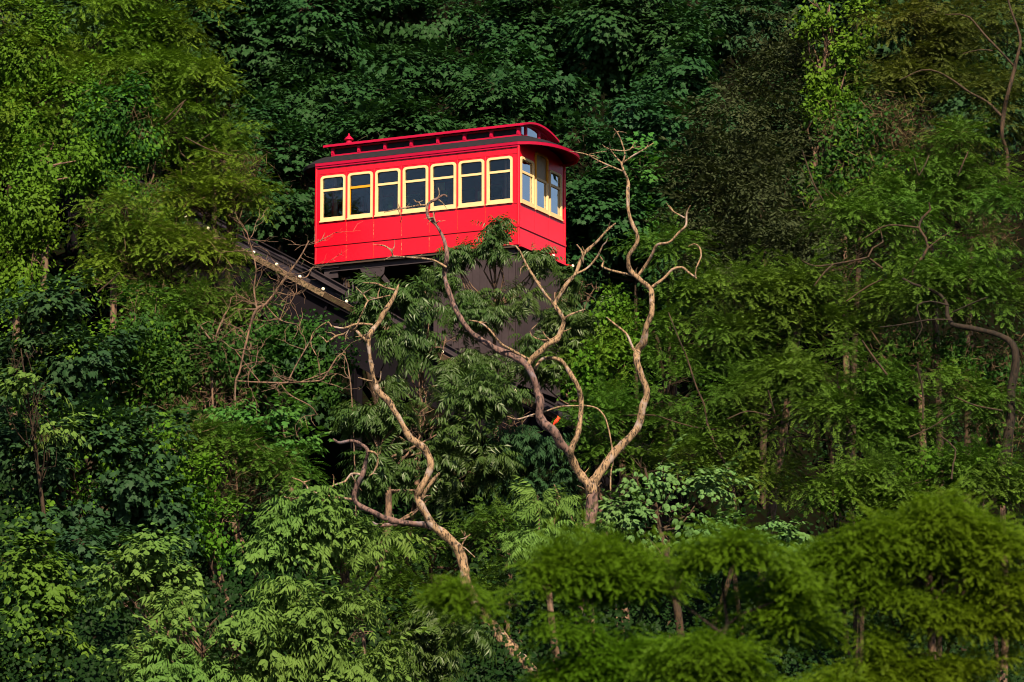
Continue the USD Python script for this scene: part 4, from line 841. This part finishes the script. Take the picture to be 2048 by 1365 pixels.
dead('dead_tree', 'leaning bare dead tree, left of the pair, with a hooked limb at its left', 95, [
 [(1078, 1375, 40), (1071, 1351, 30), (1021, 1294, 30), (964, 1228, 27), (933, 1171, 26), (927, 1132, 25), (919, 1105, 23), (898, 1078, 22), (868, 1055, 21), (856, 1036, 18), (843, 1013, 17), (834, 994, 16), (843, 974, 15), (856, 951, 15), (862, 928, 14), (854, 907, 15), (846, 894, 17), (829, 882, 16), (816, 869, 15), (797, 835, 15), (778, 806, 15), (760, 786, 14), (750, 763, 12), (744, 739, 11), (739, 710, 11), (737, 684, 11), (742, 666, 12), (755, 648, 12), (767, 628, 12), (781, 607, 10), (792, 584, 8), (798, 568, 3)],
 [(866, 1054, 17), (852, 1050, 16), (829, 1047, 14), (798, 1044, 14), (768, 1036, 13), (745, 1024, 11), (721, 1013, 10), (708, 998, 10), (714, 971, 10), (725, 948, 10), (731, 925, 10), (735, 902, 9), (721, 888, 8), (702, 882, 8), (679, 886, 7), (667, 878, 3)],
 [(832, 1050, 10), (825, 1051, 9), (783, 1050, 9), (755, 1051, 8), (745, 1044, 3)],
 [(735, 903, 6), (748, 905, 6), (755, 915, 5), (754, 932, 5), (745, 948, 4), (737, 953, 2)],
 [(724, 950, 6), (702, 948, 5), (691, 963, 5), (664, 973, 4), (656, 990, 2)],
 [(706, 999, 7), (675, 996, 6), (652, 992, 6), (621, 982, 5), (606, 965, 4), (583, 955, 2)],
 [(619, 983, 4), (606, 992, 4), (587, 998, 3), (568, 994, 2)],
 [(843, 1000, 9), (852, 982, 8), (868, 959, 8), (879, 946, 5)],
 [(737, 686, 8), (722, 672, 8), (708, 659, 7), (690, 668, 5), (672, 673, 5), (653, 685, 4), (646, 676, 3), (638, 672, 2)],
 [(745, 650, 6), (722, 648, 5), (707, 650, 5), (687, 657, 5), (663, 653, 5), (657, 645, 4), (640, 653, 3), (625, 668, 3), (622, 690, 2), (632, 710, 2)],
 [(708, 660, 5), (713, 654, 5), (718, 640, 4), (728, 619, 4), (736, 603, 4), (755, 597, 3), (780, 591, 3)],
 [(736, 603, 3), (726, 589, 3), (710, 574, 2)],
 [(789, 580, 6), (769, 575, 6), (754, 568, 5), (726, 566, 2)],
 [(752, 768, 7), (747, 765, 6), (734, 761, 5), (717, 756, 3)],
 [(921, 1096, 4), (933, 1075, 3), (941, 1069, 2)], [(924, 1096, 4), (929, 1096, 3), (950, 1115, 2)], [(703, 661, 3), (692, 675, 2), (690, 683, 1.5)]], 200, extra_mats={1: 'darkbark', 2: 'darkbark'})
d2, solid2 = dead('dead_tree', 'tall forked dead tree, right of the pair, with three curling limbs', 96, [
 [(1140, 1390, 32), (1158, 1280, 28), (1168, 1180, 27), (1174, 1100, 27), (1180, 1051, 26), (1183, 1018, 26), (1183, 985, 26), (1185, 968, 20)],
 [(1183, 990, 24), (1186, 966, 22), (1202, 941, 21), (1228, 908, 19), (1257, 878, 18), (1277, 853, 17), (1286, 816, 16), (1294, 787, 16), (1285, 758, 15), (1274, 721, 14), (1275, 701, 15), (1288, 681, 15), (1294, 651, 14), (1303, 622, 13), (1303, 590, 12), (1300, 577, 12), (1281, 560, 12), (1260, 539, 11), (1257, 513, 11), (1272, 489, 10), (1273, 468, 10), (1263, 445, 9), (1257, 422, 8), (1256, 387, 8), (1256, 363, 7), (1248, 343, 6), (1242, 325, 6)],
 [(1181, 985, 22), (1176, 970, 20), (1162, 952, 20), (1144, 919, 18), (1142, 905, 15), (1147, 890, 14), (1156, 868, 13), (1160, 842, 13), (1163, 804, 12), (1156, 774, 12), (1144, 754, 11), (1132, 733, 10), (1118, 720, 9), (1094, 717, 8), (1081, 722, 7), (1070, 740, 8)],
 [(1146, 918, 18), (1132, 897, 18), (1120, 886, 19), (1106, 862, 20), (1088, 848, 20), (1077, 830, 18), (1081, 804, 18), (1075, 780, 17), (1068, 757, 16), (1053, 730, 16), (1027, 713, 15), (997, 700, 14), (971, 686, 13), (948, 669, 13), (930, 651, 12), (915, 628, 12), (905, 604, 11), (895, 575, 11), (889, 548, 11), (893, 520, 11), (893, 498, 10), (885, 473, 9), (872, 451, 9), (857, 436, 8), (854, 420, 7), (857, 408, 6), (874, 398, 6), (888, 390, 4), (894, 394, 3)],
 [(1054, 732, 14), (1062, 722, 14), (1077, 707, 15), (1097, 689, 15), (1115, 678, 13), (1122, 663, 11), (1128, 643, 10), (1120, 625, 10), (1110, 610, 9), (1118, 593, 9), (1132, 569, 10), (1150, 549, 9), (1167, 511, 9), (1192, 486, 6), (1214, 461, 5), (1231, 447, 3)],
 [(1110, 612, 7), (1089, 586, 7), (1070, 558, 7), (1053, 530, 6), (1039, 502, 5), (1032, 493, 4), (1011, 490, 2)],
 [(1150, 549, 6), (1175, 536, 5), (1195, 513, 5), (1206, 491, 4), (1213, 484, 3), (1216, 476, 2)],
 [(1167, 510, 4), (1164, 503, 4), (1154, 490, 3)],
 [(1126, 645, 6), (1131, 636, 6), (1145, 628, 5), (1170, 619, 3)],
 [(1060, 720, 7), (1053, 717, 7), (1022, 700, 7), (1003, 689, 6), (989, 672, 5), (975, 656, 5), (958, 645, 5), (937, 641, 3)],
 [(893, 535, 6), (885, 530, 6), (864, 520, 5), (830, 516, 5), (799, 514, 4), (783, 514, 4), (768, 521, 2)],
 [(786, 514, 4), (783, 503, 4), (768, 492, 4), (746, 490, 2)],
 [(855, 411, 4), (840, 411, 4), (805, 417, 3), (768, 425, 2)], [(842, 411, 4), (838, 405, 4), (846, 402, 3)], [(800, 418, 3), (797, 422, 3), (803, 436, 2), (800, 446, 2)],
 [(874, 400, 4), (879, 389, 3), (876, 375, 2)], [(871, 448, 5), (868, 435, 4), (866, 424, 2)],
 [(1276, 552, 8), (1292, 530, 7), (1304, 510, 7), (1314, 491, 7), (1339, 485, 6), (1357, 466, 6), (1372, 451, 6), (1373, 428, 4), (1381, 411, 2)], [(1369, 436, 4), (1345, 422, 3), (1332, 406, 2)],
 [(1302, 576, 8), (1328, 557, 7), (1345, 539, 7), (1364, 535, 6), (1378, 546, 5), (1393, 557, 4)], [(1391, 556, 4), (1392, 538, 4), (1402, 513, 4), (1399, 495, 4), (1388, 488, 3), (1376, 494, 2)],
 [(1270, 552, 7), (1243, 546, 6), (1219, 540, 6), (1204, 533, 6), (1207, 523, 5), (1200, 513, 3)],
 [(1274, 703, 8), (1266, 697, 7), (1254, 670, 6), (1232, 651, 5), (1213, 635, 2)],
 [(1244, 328, 5), (1250, 310, 4), (1243, 284, 4), (1234, 265, 3), (1228, 258, 2)], [(1246, 326, 4), (1269, 310, 4), (1290, 298, 3), (1307, 286, 2)], [(1242, 326, 5), (1228, 310, 4), (1219, 299, 4), (1210, 294, 2)],
 [(1219, 300, 3), (1251, 302, 3), (1263, 297, 3), (1270, 285, 2)], [(1246, 343, 4), (1219, 332, 4), (1199, 323, 4), (1175, 310, 3), (1158, 306, 3), (1140, 303, 2)], [(1175, 310, 2), (1198, 305, 2), (1213, 303, 2)],
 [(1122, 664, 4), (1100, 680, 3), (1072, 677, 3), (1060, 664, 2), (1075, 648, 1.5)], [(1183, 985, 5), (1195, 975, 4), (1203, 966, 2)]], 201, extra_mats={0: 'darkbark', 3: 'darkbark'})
dead('dead_sapling', 'thin leaning dead stem left of the forked trunk', 95.5, [[(1175, 1090, 8), (1156, 1055, 6), (1125, 1009, 6), (1108, 969, 3)]], 202)
dead('bare_sapling', 'thin bare branch crossing behind the thick dark dead limb', 97.5, [[(1222, 1010, 4), (1226, 920, 4), (1215, 850, 4), (1200, 822, 4), (1180, 813, 4), (1156, 812, 4), (1120, 814, 4), (1088, 824, 4), (1065, 830, 4), (1035, 839, 4), (1015, 833, 3)]], 203)
# bare twiggy trees in front of the girder
def twiggy(name, label, Y, limbs, seed, n=70, spread=1.0):
    t, solid = dead(name, label, Y, limbs, seed, 'twig', .08)
    o = np.array(t.GetAttribute('xformOp:translate').Get()); rng = np.random.default_rng(seed + 5); m = MB(); base = [(a, b, c) for a, b, c in solid]
    for _ in range(n):
        a, b, c = base[rng.integers(len(base))]; P = [at(a, b, c)]; ang = rng.uniform(0, 2 * math.pi); k = rng.integers(4, 8)
        d = np.array([math.cos(ang), rng.normal(0, .3), math.sin(ang) * .8 + .15])
        for j in range(k): d = unit(d + rng.normal(0, .30, 3) + [0, 0, .02]); P.append(P[-1] + d * rng.uniform(.10, .24) * spread)
        m.tube(np.array(P) - o, np.linspace(.012, .004, len(P)), 4)
        for j in range(1, k):
            if rng.random() < .7:
                e = P[j] + unit(d + rng.normal(0, .7, 3)) * rng.uniform(.15, .5) * spread; m.tube(np.array([P[j], (P[j] + e) / 2 + rng.normal(0, .04, 3), e]) - o, [.008, .006, .003], 3)
    tag(m.build('twigs', M['twig'], t), kind='stuff')
twiggy('bare_twiggy_tree', 'bare brown twiggy tree standing in front of the black plate girder', 101, [
 [(470, 830, 5), (480, 740, 5), (494, 679, 5), (502, 646, 6), (514, 618, 7), (532, 609, 7), (552, 583, 6), (575, 550, 5), (600, 515, 4), (618, 482, 3)], [(514, 618, 5), (508, 580, 4), (512, 540, 3), (505, 505, 3), (498, 480, 2)], [(618, 490, 2), (640, 483, 2), (650, 466, 1.5)], [(552, 585, 3), (590, 590, 3), (592, 555, 2)], [(575, 551, 3), (610, 556, 3), (625, 535, 2)], [(530, 610, 3), (560, 640, 3), (600, 650, 2)]], 210, 44, 1.0)
twiggy('bare_twiggy_tree', 'forked bare stem left of the larger twiggy tree', 101.5, [[(425, 790, 5), (428, 720, 5), (430, 692, 5), (424, 683, 5), (412, 668, 4), (400, 652, 3)], [(429, 690, 5), (433, 669, 4), (443, 645, 4), (453, 623, 3)], [(433, 690, 3), (450, 672, 2), (470, 655, 2)]], 211, 22, .8)
twiggy('fallen_branch', 'bare fallen branches sprawling over the shrubs below the twiggy tree', 99.5, [[(700, 758, 3), (640, 762, 4), (580, 766, 4), (520, 765, 4), (470, 762, 3)], [(575, 766, 4), (590, 735, 3), (610, 700, 3), (628, 670, 2)], [(560, 766, 3), (580, 790, 3), (620, 812, 3), (635, 830, 2)], [(520, 765, 3), (500, 740, 3), (470, 700, 2)], [(600, 765, 3), (660, 740, 2), (690, 700, 2)]], 212, 22, 1.0)

# ------------------------------------------------------------------ the red bird on the dark limb
YB = min((abs(q[0] - 1106) + abs(q[1] - 862), q[2]) for q in solid2)[1]
bp = at(1113, 850, YB - .02) + np.array([0, 0, .055])
bird = thing('bird', bp); tag(bird, 'small bright red crested bird perched on the thick dark dead limb', 'bird')
import manifold3d as m3
def hullchain(js):
    out_ = m3.Manifold()
    for (p, r), (q, s_) in zip(js[:-1], js[1:]):
        a = m3.Manifold.sphere(r, 24).translate(p); b = m3.Manifold.sphere(s_, 24).translate(q); out_ = out_ + m3.Manifold.batch_hull([a, b])
    return out_
B = hullchain([((-.075, .0, -.075), .008), ((-.045, 0, -.015), .018), ((-.01, 0, .02), .036), ((.015, 0, .05), .036), ((.035, 0, .085), .026), ((.036, 0, .105), .017), ((.022, 0, .135), .004)])
bm = B.to_mesh(); tm_ = trimesh.Trimesh(bm.vert_properties[:, :3], bm.tri_verts); trimesh.smoothing.filter_taubin(tm_, iterations=4)
UsdGeom.Xformable(bird).AddScaleOp().Set(Gf.Vec3f(1.2, 1.2, 1.2))
obj('body', tm_, M['bird'], bird, smooth=True)
m = MB(); m.tube([(.055, 0, .092), (.085, 0, .088)], [.011, .002], 8); m.build('beak', M['beak'], bird, smooth=40)
m = MB(); m.tm(trimesh.creation.icosphere(2, .016), trimesh.transformations.translation_matrix((.050, 0, .090))); m.build('face_mask', M['mask'], bird, smooth=True)
m = MB(); m.bar((-.04, 0, -.02), (-.13, 0, -.13), .028, .008); m.build('tail', M['bird'], bird)
for y in (-.014, .014):
    m = MB(); m.tube([(0, y, .0), (.008, y, -.035), (.004, y, -.06)], .0035, 5); m.build('leg', M['mask'], bird)

# ------------------------------------------------------------------ undergrowth over the whole slope
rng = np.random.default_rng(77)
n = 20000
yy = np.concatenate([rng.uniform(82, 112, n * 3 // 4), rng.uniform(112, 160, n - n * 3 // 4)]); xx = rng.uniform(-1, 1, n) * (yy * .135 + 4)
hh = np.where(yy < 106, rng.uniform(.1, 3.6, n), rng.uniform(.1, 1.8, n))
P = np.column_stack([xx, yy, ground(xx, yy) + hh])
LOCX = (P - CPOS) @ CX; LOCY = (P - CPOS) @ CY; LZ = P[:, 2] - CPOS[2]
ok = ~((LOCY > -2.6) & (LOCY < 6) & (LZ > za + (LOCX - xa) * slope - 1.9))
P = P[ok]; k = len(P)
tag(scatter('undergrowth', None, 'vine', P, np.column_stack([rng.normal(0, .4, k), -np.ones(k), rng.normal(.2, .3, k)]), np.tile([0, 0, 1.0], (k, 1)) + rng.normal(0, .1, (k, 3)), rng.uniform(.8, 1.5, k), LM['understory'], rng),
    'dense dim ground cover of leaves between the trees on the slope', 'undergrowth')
print('leaf triangles', TRI[0])
